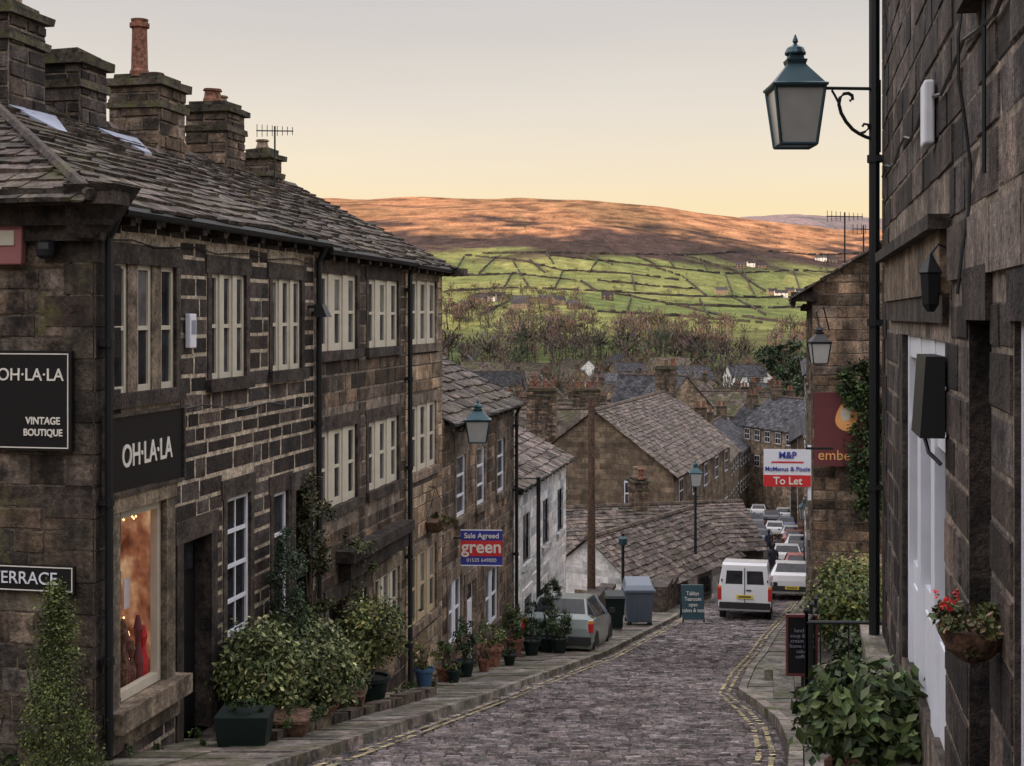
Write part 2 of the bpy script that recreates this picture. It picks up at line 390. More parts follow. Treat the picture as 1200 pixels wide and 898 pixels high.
def leaves(mb,c,rad,n,size,pal,shape='ball',clumps=None,cr=.3,droop=0):
    c=Vector(c); m=clumps or max(6,n//60); cl=[]
    for _ in range(m):
        while True:
            v=Vector((U(-1,1),U(-1,1),U(-1,1)))
            if v.length<=1: break
        v=v.normalized()*(v.length**.45)
        if shape=='cone':
            h=R()**1.25; rr=(1-h)*U(.5,1)+.04; a=U(0,6.283); v=Vector((rr*math.cos(a),rr*math.sin(a),h*2-1))
        if shape=='col':
            h=U(-1,1); rr=U(.5,1)*(1-max(0,h)**2.5*.8); a=U(0,6.283); v=Vector((rr*math.cos(a),rr*math.sin(a),h))
        cl.append((v,U(.4,1.5)))
    ms=min(rad)
    for i in range(n):
        v,t=random.choice(cl)
        p=c+Vector((v.x*rad[0],v.y*rad[1],v.z*rad[2]))+Vector((random.gauss(0,1),random.gauss(0,1),random.gauss(0,1)))*ms*cr*.5
        out=(p-c); out=out.normalized() if out.length>0 else Vector((0,0,1))
        nrm=(out*.6+Vector((U(-1,1),U(-1,1),U(-.3,1.2)))).normalized()
        ax=nrm.cross(Vector((U(-1,1),U(-1,1),U(-1,1)))).normalized(); bx=nrm.cross(ax)
        s=size*U(.6,1.35); k=random.choice(pal); tt=t*U(.7,1.3)
        mb.face([p,p+ax*s*.5+bx*s*.28+nrm*s*.06,p+ax*s,p+ax*s*.5-bx*s*.28+nrm*s*.06],(k[0]*tt,k[1]*tt,k[2]*tt))
GRN=[(.04,.07,.018),(.065,.10,.028),(.025,.05,.014),(.09,.12,.035)]
VAR=[(.09,.12,.04),(.045,.07,.025),(.33,.33,.15),(.06,.09,.03),(.17,.19,.07)]
DRK=[(.018,.037,.015),(.03,.055,.02),(.045,.065,.025)]
YEL=[(.14,.155,.035),(.09,.11,.028),(.21,.20,.06)]
# ============================================================ LEFT TERRACE
dL=(.206,1); FL=Fr((-3.92,12.8),dL)
def yL(px): return 6.5568/(.206-(px-600)/F0)
def uL(px): return (yL(px)-12.8)*1.021
dLv=Vector((.206,1,0)).normalized(); nLv=Vector((dLv.y,-dLv.x,0))
def roof_pair(T,F,u0,u1,ze,rise,half,mats='slate',hip0=0,over=.18,rh=.20,w=.30,verge=.12,back=True):
    mb=T[('roof_slates',mats)]
    a=0 if hip0 else verge
    S=math.hypot(half+over,rise+over*rise/half)
    sl=Vector(-F.n*half+Vector((0,0,rise))).normalized()
    zee=ze-over*rise/half
    P=F.P(u0-a,zee,over); L=u1-u0+a+verge
    if hip0:
        e0=over
        P=F.P(u0-e0,zee,over); L=u1-u0+e0+verge
        slates(mb,P,F.d,sl,L,S,rh,w,span=lambda v:(v/S*(hip0+e0),L))
    else: slates(mb,P,F.d,sl,L,S,rh,w)
    Pb=F.P(u0-(over if hip0 else a),zee,-2*half-over)
    mb.face([Pb,Pb+F.d*L,F.P(u1+verge,ze+rise,-half),F.P(u0+hip0 if hip0 else u0-a,ze+rise,-half)],(.7,.7,.7))
    if hip0:
        Ph=F.P(u0-over,zee,-2*half-over); Wd=2*(half+over)
        up=Vector(F.d*(hip0+over)+Vector((0,0,rise+over*rise/half))); Sh=up.length
        slates(mb,Ph,F.n,up.normalized(),Wd,Sh,rh,w,span=lambda v:(v/Sh*Wd/2,Wd-v/Sh*Wd/2))
        mb.tube([F.P(u0-over,zee+.05,over),F.P(u0+hip0,ze+rise+.05,-half)],.06,6,(.7,.7,.7))
    u=u0+(hip0 if hip0 else -a)
    while u<u1+verge-.05:
        e=min(u+U(.45,.7),u1+verge); t=tone(.6,1.1); z=ze+rise+U(-.02,.02)
        mb.hexa([F.P(u,z-.07,-half+.17),F.P(e-.01,z-.07,-half+.17),F.P(e-.01,z-.07,-half-.17),F.P(u,z-.07,-half-.17),
                 F.P(u,z+.07,-half+.03),F.P(e-.01,z+.07,-half+.03),F.P(e-.01,z+.07,-half-.03),F.P(u,z+.07,-half-.03)],t)
        u=e
def gutter(T,F,u0,u1,z,o=.2,r=.055,m='iron'):
    g=T[('gutter',m)]; g.tube([F.P(u0,z,o),F.P(u1,z-.02,o)],r,8)
    tm=T[('eaves_corbels','dressed_dk')]
    u=u0+.2
    while u<u1-.1: fbox(tm,F,u,u+.1,z-.13,z-.02,.0,.17,tone()); u+=.55
def pipe(T,F,u,z0,z1,o=.09,r=.04,m='iron'):
    g=T[('drainpipe',m)]; g.tube([F.P(u,z0,o),F.P(u,z1-.25,o),F.P(u,z1-.08,o+.08),F.P(u,z1,o+.11)],r,8)
    z=z0+.4
    while z<z1-.3: g.tube([F.P(u,z,o),F.P(u,z+.07,o)],r*1.35,8); fbox(g,F,u-.07,u+.07,z+.01,z+.06,0,o); z+=1.5
def sidebody(T,F,u0,u1,z0,ze,half,rise,mw='wall_far_dk',gab=(True,True)):
    w=T[('rear_and_party_walls',mw)]
    w.face([F.P(u0,z0,-2*half),F.P(u1,z0,-2*half),F.P(u1,ze,-2*half),F.P(u0,ze,-2*half)])
    for u,g in ((u0,gab[0]),(u1,gab[1])):
        if g: w.face([F.P(u,z0,-.003),F.P(u,z0,-2*half),F.P(u,ze,-2*half),F.P(u,ze+rise,-half),F.P(u,ze,-.003)])
HALF=3.0; ZE1=.98; RISE=1.5
# ---- house 1 (shop)
T=Thing('stone_shop_building',(-4.5,15,-4.5)); u1_=uL(368)
ops=[];bl=[]
def add(r): ops.append(r[0]); bl.append(r[1])
add(window(T,FL,.36,1.72,-.76,.51,3,trim='dressed_dk',lint=.2,mull=.2,mp='dressed'))
add(window(T,FL,2.62,3.62,-.72,.48,3,trim='dressed_dk',mull=.12,lint=.2))
add(window(T,FL,4.45,5.5,-.70,.47,3,trim='dressed_dk',mull=.12,lint=.2))
add(window(T,FL,3.05,3.75,-3.75,-2.12,1,paint='white',bars=(1,3),trim='dressed_dk'))
add(window(T,FL,4.5,5.0,-3.9,-2.25,1,paint='white',bars=(0,2),trim='dressed_dk'))
add(door(T,FL,5.25,5.75,-5.0,-2.3))
add(door(T,FL,1.88,2.6,-4.62,-2.44,trim='dressed_dk'))
su0,su1,sz0,sz1=.42,1.42,-3.78,-1.9
ops.append((su0,su1,sz0,sz1)); bl.append((su0-.16,su1+.2,sz0-.42,sz1+.2))
reveal(T[('stone_surrounds','dressed')],FL,su0,su1,sz0,sz1,.12)
for a,b,c,d,p in ((su0-.16,su0,sz0,sz1,.05),(su1,su1+.2,sz0,sz1,.05),(su0-.18,su1+.22,sz1,sz1+.2,.06)): fbox(T[('stone_surrounds','dressed')],FL,a,b,c,d,-.01,p,tone(.9,1.3))
fbox(T[('stone_surrounds','dressed')],FL,su0-.25,su1+.3,sz0-.2,sz0,-.01,.2,(1.1,1.1,1.1)); fbox(T[('stone_surrounds','dressed')],FL,su0-.2,su1+.25,sz0-.42,sz0-.2,-.01,.08,(.8,.8,.8))
for a,b,c,d in ((su0,su0+.07,sz0,sz1),(su1-.07,su1,sz0,sz1),(su0+.07,su1-.07,sz0,sz0+.09),(su0+.07,su1-.07,sz1-.09,sz1)): fbox(T[('shop_window_frame','cream')],FL,a,b,c,d,-.1,-.02)
sh=T[('shop_interior','shop')]
sh.face([FL.P(su0-.3,sz0,-.75),FL.P(su1+.3,sz0,-.75),FL.P(su1+.3,sz1,-.75),FL.P(su0-.3,sz1,-.75)])
for a,b in (((su0,-.12),(su0-.3,-.75)),((su1,-.12),(su1+.3,-.75))): sh.face([FL.P(a[0],sz0,a[1]),FL.P(b[0],sz0,b[1]),FL.P(b[0],sz1,b[1]),FL.P(a[0],sz1,a[1])],(.5,.4,.4))
sh.face([FL.P(su0,sz0,-.1),FL.P(su1,sz0,-.1),FL.P(su1,sz0,-.75),FL.P(su0,sz0,-.75)]); sh.face([FL.P(su0,sz1,-.1),FL.P(su1,sz1,-.1),FL.P(su1,sz1,-.75),FL.P(su0,sz1,-.75)])
for k in range(34):
    p=FL.P(su0+.1+.8*(k%17)/16+U(-.02,.02),sz1-.15-.05*math.sin(k)-(0 if k<17 else 1.0+U(0,.6)),-.14-U(0,.1)); T[('fairy_lights','bulb')].lathe(p,[(.003,0),(.012,.012),(.003,.024)],6)
for k in range(14):
    p=FL.P(su0+.08+k*.063,sz0+.02,-.15-U(0,.4)); h=U(.15,.8); T[('shop_display_%d'%(k%4),('cream','red','wood','maroon')[k%4])].lathe(p,[(.04,0),(.06,h*.3),(.025,h*.6),(.05,h*.8),(.02,h)],10)
for k in range(4): fbox(T[('hanging_cards_%d'%k,('cream','red','blue','white')[k])],FL,su0+.16+k*.19,su0+.28+k*.19,sz1-.75-.12*k,sz1-.5-.1*k,-.3,-.29)
blocks(T[('front_wall_stones','black_stone')],FL,0,u1_,-6.3,ZE1-.04,bl,.2,.46,gap=.021,tr=(.4,2.0),pr=(.002,.010),ins=.006)
backing(T[('front_wall','mortar_lt')],FL,0,u1_,-6.3,ZE1,ops)
FE=Fr((-3.92-nLv.x*6.0,12.8-nLv.y*6.0),(nLv.x,nLv.y))
blocks(T[('end_wall_stones','end_stone')],FE,0,6.0,-6,.98,[],.27,.5,gap=.010,tr=(.5,1.7)); backing(T[('end_wall','mortar_dk')],FE,0,6.0,-6,ZE1,[])
z=-5.2;k=0
while z<.9:
    w=.5 if k%2 else .3
    fbox(T[('quoins','end_stone')],FE,6-w,6.02,z,z+.285,.0,.018,tone(.5,1.6)); fbox(T[('quoins','black_stone')],FL,-.02,(.5 if not k%2 else .3),z,z+.285,0,.014,tone(.5,2.2)); z+=.3;k+=1
fbox(T[('cornice','dressed_dk')],FE,-.1,6.36,1.02,1.16,0,.34,(.8,.8,.8)); fbox(T[('cornice','dressed_dk')],FE,-.1,6.2,.84,1.02,0,.2,(.6,.6,.6)); fbox(T[('cornice','dressed_dk')],FE,-.1,6.12,.7,.84,0,.1,(.9,.9,.9))
T[('corner_kneeler','dressed_dk')].hexa([FL.P(-.3,.72,-.1),FL.P(.12,.72,-.1),FL.P(.12,.72,.08),FL.P(-.1,.72,.08),FL.P(-.38,1.2,-.1),FL.P(.16,1.2,-.1),FL.P(.16,1.2,.4),FL.P(-.38,1.2,.4)],(.7,.7,.7))
roof_pair(T,FL,-.2,u1_,ZE1+.16,RISE,HALF,hip0=2.9)
gutter(T,FL,.2,u1_,ZE1+.02,.2); pipe(T,FL,.12,-5.2,ZE1); pipe(T,FL,u1_-.05,-6.4,ZE1)
T[('cables','iron')].tube([FL.P(.2+i*.5,.72+.03*math.sin(i*2.1),.03) for i in range(12)],.008,4); T[('cables','iron')].tube([FL.P(1.9+i*.4,-1.0-.02*i+.04*math.sin(i*1.3),.03) for i in range(10)],.008,4)
sidebody(T,FL,0,u1_,-6.5,ZE1,HALF,RISE,gab=(False,True))
def ridgeP(Y):
    u=(Y-12.8)*1.021; p=FL.P(u,0,-HALF); return p
def chim(T,px0,px1,pyt,zb,dep,pots,**k):
    pc=(px0+px1)/2
    t=(pc-600)/F0
    rx=-3.92-nLv.x*HALF; ry=12.8-nLv.y*HALF
    Y=(rx-.206*ry)/(t-.206); X=t*Y; w=(px1-px0)/F0*Y
    zt=(HZ-pyt)/F0*Y
    chimney(T,X,Y,zb,zt,w*.74,dep,dL,pots,**k); return X,Y,zt
chim(T,-40,46,24,1.6,.8,[(-.25,.5,.13,'terra'),(.25,.45,.13,'buffpot')],stone='black_stone')
chim(T,44,122,80,1.6,.7,[],stone='black_stone')
for Yc in (15.9,18.0):
    p=ridgeP(Yc); T[('lead_flashing','lead')].hexa([p+nLv*.45+dLv*-.55+Vector((0,0,2.36)),p+nLv*1.1+dLv*-.5+Vector((0,0,2.04)),p+nLv*1.1+dLv*-.3+Vector((0,0,2.04)),p+nLv*.45+dLv*.55+Vector((0,0,2.36)),
      p+nLv*.45+dLv*-.55+Vector((0,0,2.48)),p+nLv*1.1+dLv*-.5+Vector((0,0,2.15)),p+nLv*1.1+dLv*-.3+Vector((0,0,2.15)),p+nLv*.45+dLv*.55+Vector((0,0,2.48))])
T.done()
S=Thing('shop_fascia_sign',FL.P(.9,-1.3,.1))
fbox(S[('board','blackp')],FL,.14,1.78,-1.72,-.98,.02,.06); 
for a,b,c,d in ((.14,1.78,-1.75,-1.72),(.14,1.78,-.98,-.95),(.11,.14,-1.75,-.95),(1.78,1.81,-1.75,-.95)): fbox(S[('moulding','dressed_dk')],FL,a,b,c,d,.02,.08)
text('OH\u00b7LA\u00b7LA',FL.P(.97,-1.38,.064),.31,FL.d,FL.n,M['signw'],S.r,sx=.80,bold=.004); S.done()
S=Thing('boutique_wall_sign',FE.P(5.3,-.9,.1)); fbox(S[('board','blackp')],FE,4.3,5.82,-1.27,-.33,.04,.09)
for a,b,c,d in ((4.33,5.79,-1.245,-1.235),(4.33,5.79,-.365,-.355),(5.78,5.79,-1.235,-.365)): fbox(S[('border','signw')],FE,a,b,c,d,.09,.095)
text('OH\u00b7LA\u00b7LA',FE.P(5.40,-.56,.094),.165,FE.d,FE.n,M['signw'],S.r,sx=.95,bold=.001); text('VINTAGE',FE.P(5.53,-.99,.094),.095,FE.d,FE.n,M['signw'],S.r,sx=.9,bold=.002); text('BOUTIQUE',FE.P(5.53,-1.10,.094),.09,FE.d,FE.n,M['signw'],S.r,sx=.9,bold=.002); S.done()
S=Thing('street_name_sign',FE.P(5.3,-2.4,.1)); fbox(S[('board','blackp')],FE,4.0,5.84,-2.6,-2.35,.04,.07); text('THE TERRACE',FE.P(5.15,-2.475,.076),.165,FE.d,FE.n,M['white'],S.r); 
for a,b,c,d in ((4.02,5.82,-2.59,-2.58),(4.02,5.82,-2.37,-2.36),(5.81,5.82,-2.58,-2.37)): fbox(S[('border','signw')],FE,a,b,c,d,.07,.074)
S.done()
S=Thing('burglar_alarm_box',FE.P(5.2,.5,.1)); S[('front','pink')].hexa([FE.P(4.97,.48,.04),FE.P(5.32,.48,.04),FE.P(5.32,.48,.12),FE.P(4.97,.48,.12),FE.P(4.94,.95,.04),FE.P(5.35,.95,.04),FE.P(5.35,.95,.15),FE.P(4.94,.95,.15)]); fbox(S[('label','cream')],FE,5.06,5.26,.66,.80,.13,.147); S.done(bevel={'front':.015})
S=Thing('wall_floodlight',FE.P(5.45,.4,.1)); S[('lamp','iron')].lathe(FE.P(5.58,.62,.12),[(.05,-.09),(.09,-.06),(.1,0),(.09,.06),(.05,.09)],12); fbox(S[('bracket','iron')],FE,5.54,5.62,.60,.64,0,.06); S.done()
S=Thing('alarm_box',FL.P(1.95,-.2,.1)); fbox(S[('case','white')],FL,1.92,2.08,-.35,.02,.02,.08); fbox(S[('label','lead')],FL,1.95,2.05,-.2,-.05,.08,.085); S.done(bevel={'case':.01})
# ---- house 2
T=Thing('three_storey_stone_house',FL.P(8,-3,0)); ops=[];bl=[]
ua,ub=u1_,uL(475)
for z0,z1 in ((-.50,.60),(-2.72,-1.62)):
    add(window(T,FL,ua+.22,ua+1.85,z0,z1,3,trim='dressed_dk',mull=.24,fw=.08,lint=.2)); add(window(T,FL,ua+2.42,ua+4.05,z0+.0,z1-.03,3,trim='dressed_dk',mull=.24,fw=.08,lint=.2))
add(window(T,FL,ua+2.75,ua+4.1,-5.2,-4.15,3,trim='dressed',mull=.14)); add(door(T,FL,ua+.55,ua+1.35,-6.05,-4.1)); add(window(T,FL,ua+1.75,ua+2.3,-5.2,-4.15,1,trim='dressed_dk'))
blocks(T[('front_wall_stones','brown_stone')],FL,ua,ub,-8,ZE1-.04,bl,.22,.46,gap=.013,tr=(.3,1.4)); backing(T[('front_wall','mortar_md')],FL,ua,ub,-8,ZE1,ops)
fbox(T[('string_course','dressed_dk')],FL,ua+.9,ub-.4,-3.55,-3.38,0,.28,(.7,.7,.7)); fbox(T[('string_course','dressed_dk')],FL,ua+1.0,ub-.5,-3.8,-3.55,0,.2,(.5,.5,.5))
roof_pair(T,FL,u1_+.13,ub,ZE1+.05,RISE,HALF,verge=-.0); gutter(T,FL,ua+.1,ub,ZE1-.08,.2); sidebody(T,FL,ua+.01,ub,-8,ZE1,HALF,RISE,gab=(False,False)); pipe(T,FL,ub-.02,-7.5,ZE1-.05)
chim(T,131,215,106,1.6,.85,[(-.3,.85,.13,'terra'),(.3,.15,.12,'terra')],stone='brown_stone')
chim(T,219,286,135,1.6,.75,[(-.3,.25,.1,'terra'),(.0,.28,.1,'terra'),(.3,.2,.11,'buffpot')],stone='brown_stone')
T.done()
S=Thing('security_floodlight',FL.P(ua-.1,.1,.3)); S[('arm','iron')].tube([FL.P(ua-.25,.12,0),FL.P(ua-.25,.12,.2)],.02); 
S[('housing','iron')].hexa([FL.P(ua-.33,-.02,.12),FL.P(ua-.12,-.02,.12),FL.P(ua-.12,-.02,.3),FL.P(ua-.33,-.02,.3),FL.P(ua-.3,.15,.1),FL.P(ua-.15,.15,.1),FL.P(ua-.15,.15,.22),FL.P(ua-.3,.15,.22)]); S.done()
# ---- house 3 sandstone
T=Thing('sandstone_house',FL.P(11.7,-3,0)); ops=[];bl=[]; uc=uL(518)
for z0,z1 in ((-.50,.62),(-2.72,-1.55),(-5.35,-4.15)):
    add(window(T,FL,ub+.35,uc-.45,z0,z1,3,trim='dressed',paint='cream' if z0>-4 else 'creamd',mull=.2,lint=.18,fw=.07))
blocks(T[('front_wall_stones','sand_stone')],FL,ub,uc,-8.5,ZE1-.1,bl,.24,.42,gap=.009,tr=(.5,1.35)); backing(T[('front_wall','mortar_dk')],FL,ub,uc,-8.5,ZE1,ops)
roof_pair(T,FL,ub,uc,ZE1,RISE,HALF,verge=.22); gutter(T,FL,ub,uc+.1,ZE1-.12,.2); sidebody(T,FL,ub,uc,-8.5,ZE1,HALF,RISE-.05,gab=(False,True))
fbox(T[('verge_stone','dressed_dk')],FL,uc,uc+.3,.74,.88,-.3,.42)
chim(T,286,329,188,1.6,.6,[(0,.22,.11,'buffpot')],stone='brown_stone')
T.done()
def aerial(x,y,z0,z1,dx,n=7,L=1.0):
    A=Thing('tv_aerial',(x,y,z0)); a=A[('mast','iron')]; a.tube([(x,y,z0),(x,y,z1)],.016,5); d=Vector(dx).normalized()
    c=Vector((x,y,z1-.08)); a.tube([c-d*L*.5,c+d*L*.5],.011,4)
    for k in range(n):
        p=c+d*L*(-.48+.96*k/(n-1)); h=.11-.006*k; a.tube([p-Vector((0,0,h)),p+Vector((0,0,h))],.006,4)
    A.done()
p=W(322,187,23.2); aerial(p.x,p.y,1.9,W(0,148,23.2).z,(1,.1,0),8,.62)
# ---- house 4 lower
HF=2.9; T=Thing('low_stone_cottage',FL.P(16,-5,0)); ops=[];bl=[]; ud=uL(602); Z4=-1.95
for a in (.16,.42,.72):
    w=(ud-uc); add(window(T,FL,uc+w*a,uc+w*a+.8,-3.95,-2.75,1,trim='dressed',paint='white',bars=(0,2)))
add(door(T,FL,uc+1.9,uc+2.75,-7.55,-5.4,trim='dressed',paint='white',dp=.1)); add(window(T,FL,uc+.45,uc+1.5,-6.3,-5.1,2,trim='dressed',paint='white')); add(window(T,FL,uc+3.6,uc+4.9,-6.7,-5.5,2,trim='dressed',paint='white'))
blocks(T[('front_wall_stones','brown_stone')],FL,uc,ud,-10,Z4-.05,bl,.25,.45,gap=.012,tr=(.6,2.2)); backing(T[('front_wall','mortar_md')],FL,uc,ud,-10,Z4,ops)
roof_pair(T,FL,uc+.25,ud,Z4,1.6,HF,rh=.27); gutter(T,FL,uc,ud,Z4-.1); sidebody(T,FL,uc,ud,-10,Z4,HF,1.55,gab=(False,True)); pipe(T,FL,ud-.1,-9,Z4-.1); T.done()
# ---- house 5 white
T=Thing('whitewashed_cottage',FL.P(23,-6,0)); ops=[];bl=[]; ue=uL(663); Z5=-4.0
for a in (.14,.5,.8):
    w=ue-ud; add(window(T,FL,ud+w*a,ud+w*a+.9,-6.05,-4.85,1,trim='whitewash',paint='blackp',bars=(1,1)))
add(door(T,FL,ud+1.2,ud+2.1,-8.9,-6.9,paint='blackp',trim='whitewash')); add(window(T,FL,ud+3.3,ud+4.5,-8.3,-7.1,2,trim='whitewash',paint='blackp'))
blocks(T[('front_wall_stones','whitewash')],FL,ud,ue,-11,Z5-.05,bl,.25,.45,gap=.004,tr=(.95,1.03)); backing(T[('front_wall','whitewash')],FL,ud,ue,-11,Z5,ops)
roof_pair(T,FL,ud+.15,ue,Z5,1.55,HF,mats='slate_br',rh=.27); gutter(T,FL,ud,ue,Z5-.1); sidebody(T,FL,ud,ue,-11,Z5,HF,1.5,mw='whitewash',gab=(False,True)); T.done()
# ============================================================ RIGHT BUILDING
FRt=Fr((3.43,12.6),(-.206,-1))
def yR(px): return .83/((px-600)/F0-.206)
def uR(px): return (12.6-yR(px))*1.021
T=Thing('dark_stone_shop_building',(4,9,-3)); ops=[];bl=[]
fr=T[('shopfront_joinery','white')]; tm=T[('stone_surrounds','dressed_dk')]
a0,a1,z0,z1=2.45,5.25,-2.55,-.14
ops.append((a0,a1,z0,z1)); bl.append((a0-.3,a1+.0,z0-.25,z1+.1)); reveal(tm,FRt,a0,a1,z0,z1,.14)
fbox(tm,FRt,a0-.3,a0,z0,z1,-.01,.02,tone()); fbox(fr,FRt,a0,a1,z0,z1,-.14,-.1)
k=a0+.03
for j in range(3):
    w=(a1-a0-.06)/3; b=k+w
    fbox(fr,FRt,k,k+.12,z0,z1,-.1,-.02); fbox(fr,FRt,b-.12,b,z0,z1,-.1,-.02); fbox(fr,FRt,k+.12,b-.12,z0,z0+.75,-.1,-.05); fbox(fr,FRt,k+.12,b-.12,z1-.16,z1,-.1,-.03); fbox(fr,FRt,k+.12,b-.12,z1-.65,z1-.58,-.1,-.04)
    fbox(fr,FRt,k+.22,b-.22,z0+.12,z0+.6,-.05,-.04)
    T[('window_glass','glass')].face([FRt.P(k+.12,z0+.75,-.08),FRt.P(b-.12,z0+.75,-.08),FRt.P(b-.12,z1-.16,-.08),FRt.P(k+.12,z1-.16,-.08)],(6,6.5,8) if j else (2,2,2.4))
    k=b
fbox(T[('fascia','dressed')],FRt,.9,5.4,.12,.46,0,.05,(.9,.85,.8)); fbox(T[('fascia','dressed_dk')],FRt,.8,5.5,.46,.54,0,.12,(.9,.9,.9)); fbox(T[('fascia','dressed_dk')],FRt,.9,5.4,-.04,.12,0,.035)
bl.append((.8,5.5,-.04,.56))
r=door(T,FRt,6.25,7.0,-2.9,-.02,dp=.14,trim='black_stone',jamb=0,glass=False); ops.append(r[0]); bl.append(r[1])
r=window(T,FRt,7.6,9.0,-2.4,-.02,2,paint='white',trim='black_stone',jamb=0); ops.append(r[0]); bl.append(r[1])
bl.append((5.55,9.6,.18,.46)); u=5.55
while u<9.5: fbox(T[('lintel_stones','dressed_dk')],FRt,u+.01,u+.78,.18,.455,0,.03,tone(1,3)); u+=.8
blocks(T[('front_wall_stones','black_stone')],FRt,0,11.8,-6,5.4,bl,.25,.5,gap=.013,tr=(.5,2.8),pr=(.002,.014),ins=.007); backing(T[('front_wall','mortar_md')],FRt,0,11.8,-6,5.45,ops)
for a,b in ((6.6,8.4),):
    fbox(tm,FRt,a,b,1.36,1.5,0,.10,(.8,.8,.8))
roof_pair(T,FRt,0,11.8,5.5,2.2,3.5); sidebody(T,FRt,0,11.8,-6,5.5,3.5,2.15)
pipe(T,FRt,.12,-5,5.3,.09,.05); gutter(T,FRt,0,11.8,5.4)
z=-5;k=0
while z<5.3:
    fbox(T[('quoins','black_stone')],FRt,-.02,(.5 if k%2 else .28),z,z+.305,0,.014,tone(.8,2.4)); z+=.32;k+=1
T[('cables','iron')].tube([FRt.P(.3+i*.5,1.25+.05*math.sin(i*1.7),.03) for i in range(20)],.01,4); T[('cables','iron')].tube([FRt.P(7.0,z,.03) for z in (.6,1.2,2.5,4)],.009,4)
T[('cables','iron')].tube([FRt.P(6.4,1.5-.2*i,.04+.03*math.sin(i*1.1)) for i in range(8)],.008,4)
T.done()
S=Thing('white_alarm_box',FRt.P(4.6,1.2,.1)); ux=uR(1094); fbox(S[('case','white')],FRt,ux,ux+.24,.99,1.36,.02,.08); S.done(bevel={'case':.015})
S=Thing('hanging_menu_box',FRt.P(4.9,-.5,.1)); uu=4.85
S[('case','iron')].hexa([FRt.P(uu,-.66,.02),FRt.P(uu+.55,-.66,.02),FRt.P(uu+.55,-.66,.15),FRt.P(uu,-.66,.15),FRt.P(uu,-.22,.02),FRt.P(uu+.55,-.22,.02),FRt.P(uu+.55,-.22,.12),FRt.P(uu,-.22,.12)]); S[('bracket','iron')].tube([FRt.P(uu+.2,-.66,.1),FRt.P(uu+.28,-.76,.08),FRt.P(uu+.34,-.82,.02)],.012); S.done()
S=Thing('wall_lantern_black',FRt.P(5.4,.2,.1)); S[('lantern','iron')].lathe(FRt.P(5.45,.02,.10),[(.02,0),(.045,.04),(.055,.2),(.065,.21),(.03,.27),(.01,.31)],6); S[('arm','iron')].tube([FRt.P(5.45,.35,0),FRt.P(5.45,.38,.06),FRt.P(5.45,.33,.1)],.008); S.done()
def lantern(T,c,w,h,sc_=1,glass='lglass',m='teal'):
    c=Vector(c); b=w*.36; t=w*.5; f=T[('lantern_frame',m)]; g=T[('lantern_glass',glass)]
    bc=[Vector((x*b,y*b,0)) for x,y in ((-1,-1),(1,-1),(1,1),(-1,1))]; tc=[Vector((x*t,y*t,h)) for x,y in ((-1,-1),(1,-1),(1,1),(-1,1))]
    for i in range(4):
        j=(i+1)%4; g.face([c+Vector((bc[i].x*.95,bc[i].y*.95,.01)),c+Vector((bc[j].x*.95,bc[j].y*.95,.01)),c+Vector((tc[j].x*.95,tc[j].y*.95,h)),c+Vector((tc[i].x*.95,tc[i].y*.95,h))])
        f.tube([c+bc[i],c+tc[i]],w*.032,4); f.tube([c+bc[i],c+bc[j]],w*.035,4); f.tube([c+tc[i],c+tc[j]],w*.04,4)
    g.face([c+Vector((p.x*.95,p.y*.95,.01)) for p in bc])
    q=math.sqrt(2)
    f.lathe(c+Vector((0,0,h)),[(t*q*1.1,0),(t*q*1.12,.02),(t*q*.98,h*.07),(t*q*.42,h*.38),(t*q*.36,h*.42),(t*q*.42,h*.5),(t*q*.30,h*.52),(t*q*.28,h*.62)],4,square=True)
    f.lathe(c+Vector((0,0,h*1.6)),[(t*.42,0),(t*.44,h*.03),(t*.34,h*.12),(t*.12,h*.17),(t*.06,h*.2),(t*.12,h*.23),(t*.1,h*.27),(t*.02,h*.36)],12)
S=Thing('wall_street_lantern',FRt.P(.1,2,.5)); cc=W(932,171,12.5)
lantern(S,cc,.45,.52)
ar=S[('wall_bracket','iron')]; zb=cc.z+.52
wp=FRt.P(.12,zb,.05)
ar.tube([wp,Vector((cc.x+.1,cc.y,zb+.01))],.016,6)
hd=(Vector((cc.x,cc.y,0))-Vector((wp.x,wp.y,0))).normalized()
def P2(a,b): return Vector((wp.x,wp.y,zb))+hd*a+Vector((0,0,b))
pts=[P2(.02,-.50),P2(.06,-.46),P2(.12,-.44),P2(.18,-.41),P2(.24,-.37),P2(.30,-.30),P2(.345,-.22),P2(.365,-.14),P2(.355,-.08),P2(.32,-.045),P2(.28,-.04),P2(.245,-.06),P2(.24,-.095),P2(.265,-.11)]
ar.tube(pts,.017,6)
ar.tube([P2(.18,-.41),P2(.13,-.395),P2(.09,-.36),P2(.1,-.325),P2(.135,-.32),P2(.15,-.345)],.013,5)
ar.tube([P2(.36,-.14),P2(.40,-.06),P2(.43,-.01)],.012,5)
ar.tube([P2(0,.08),P2(0,-.58)],.02,6)
S.done()
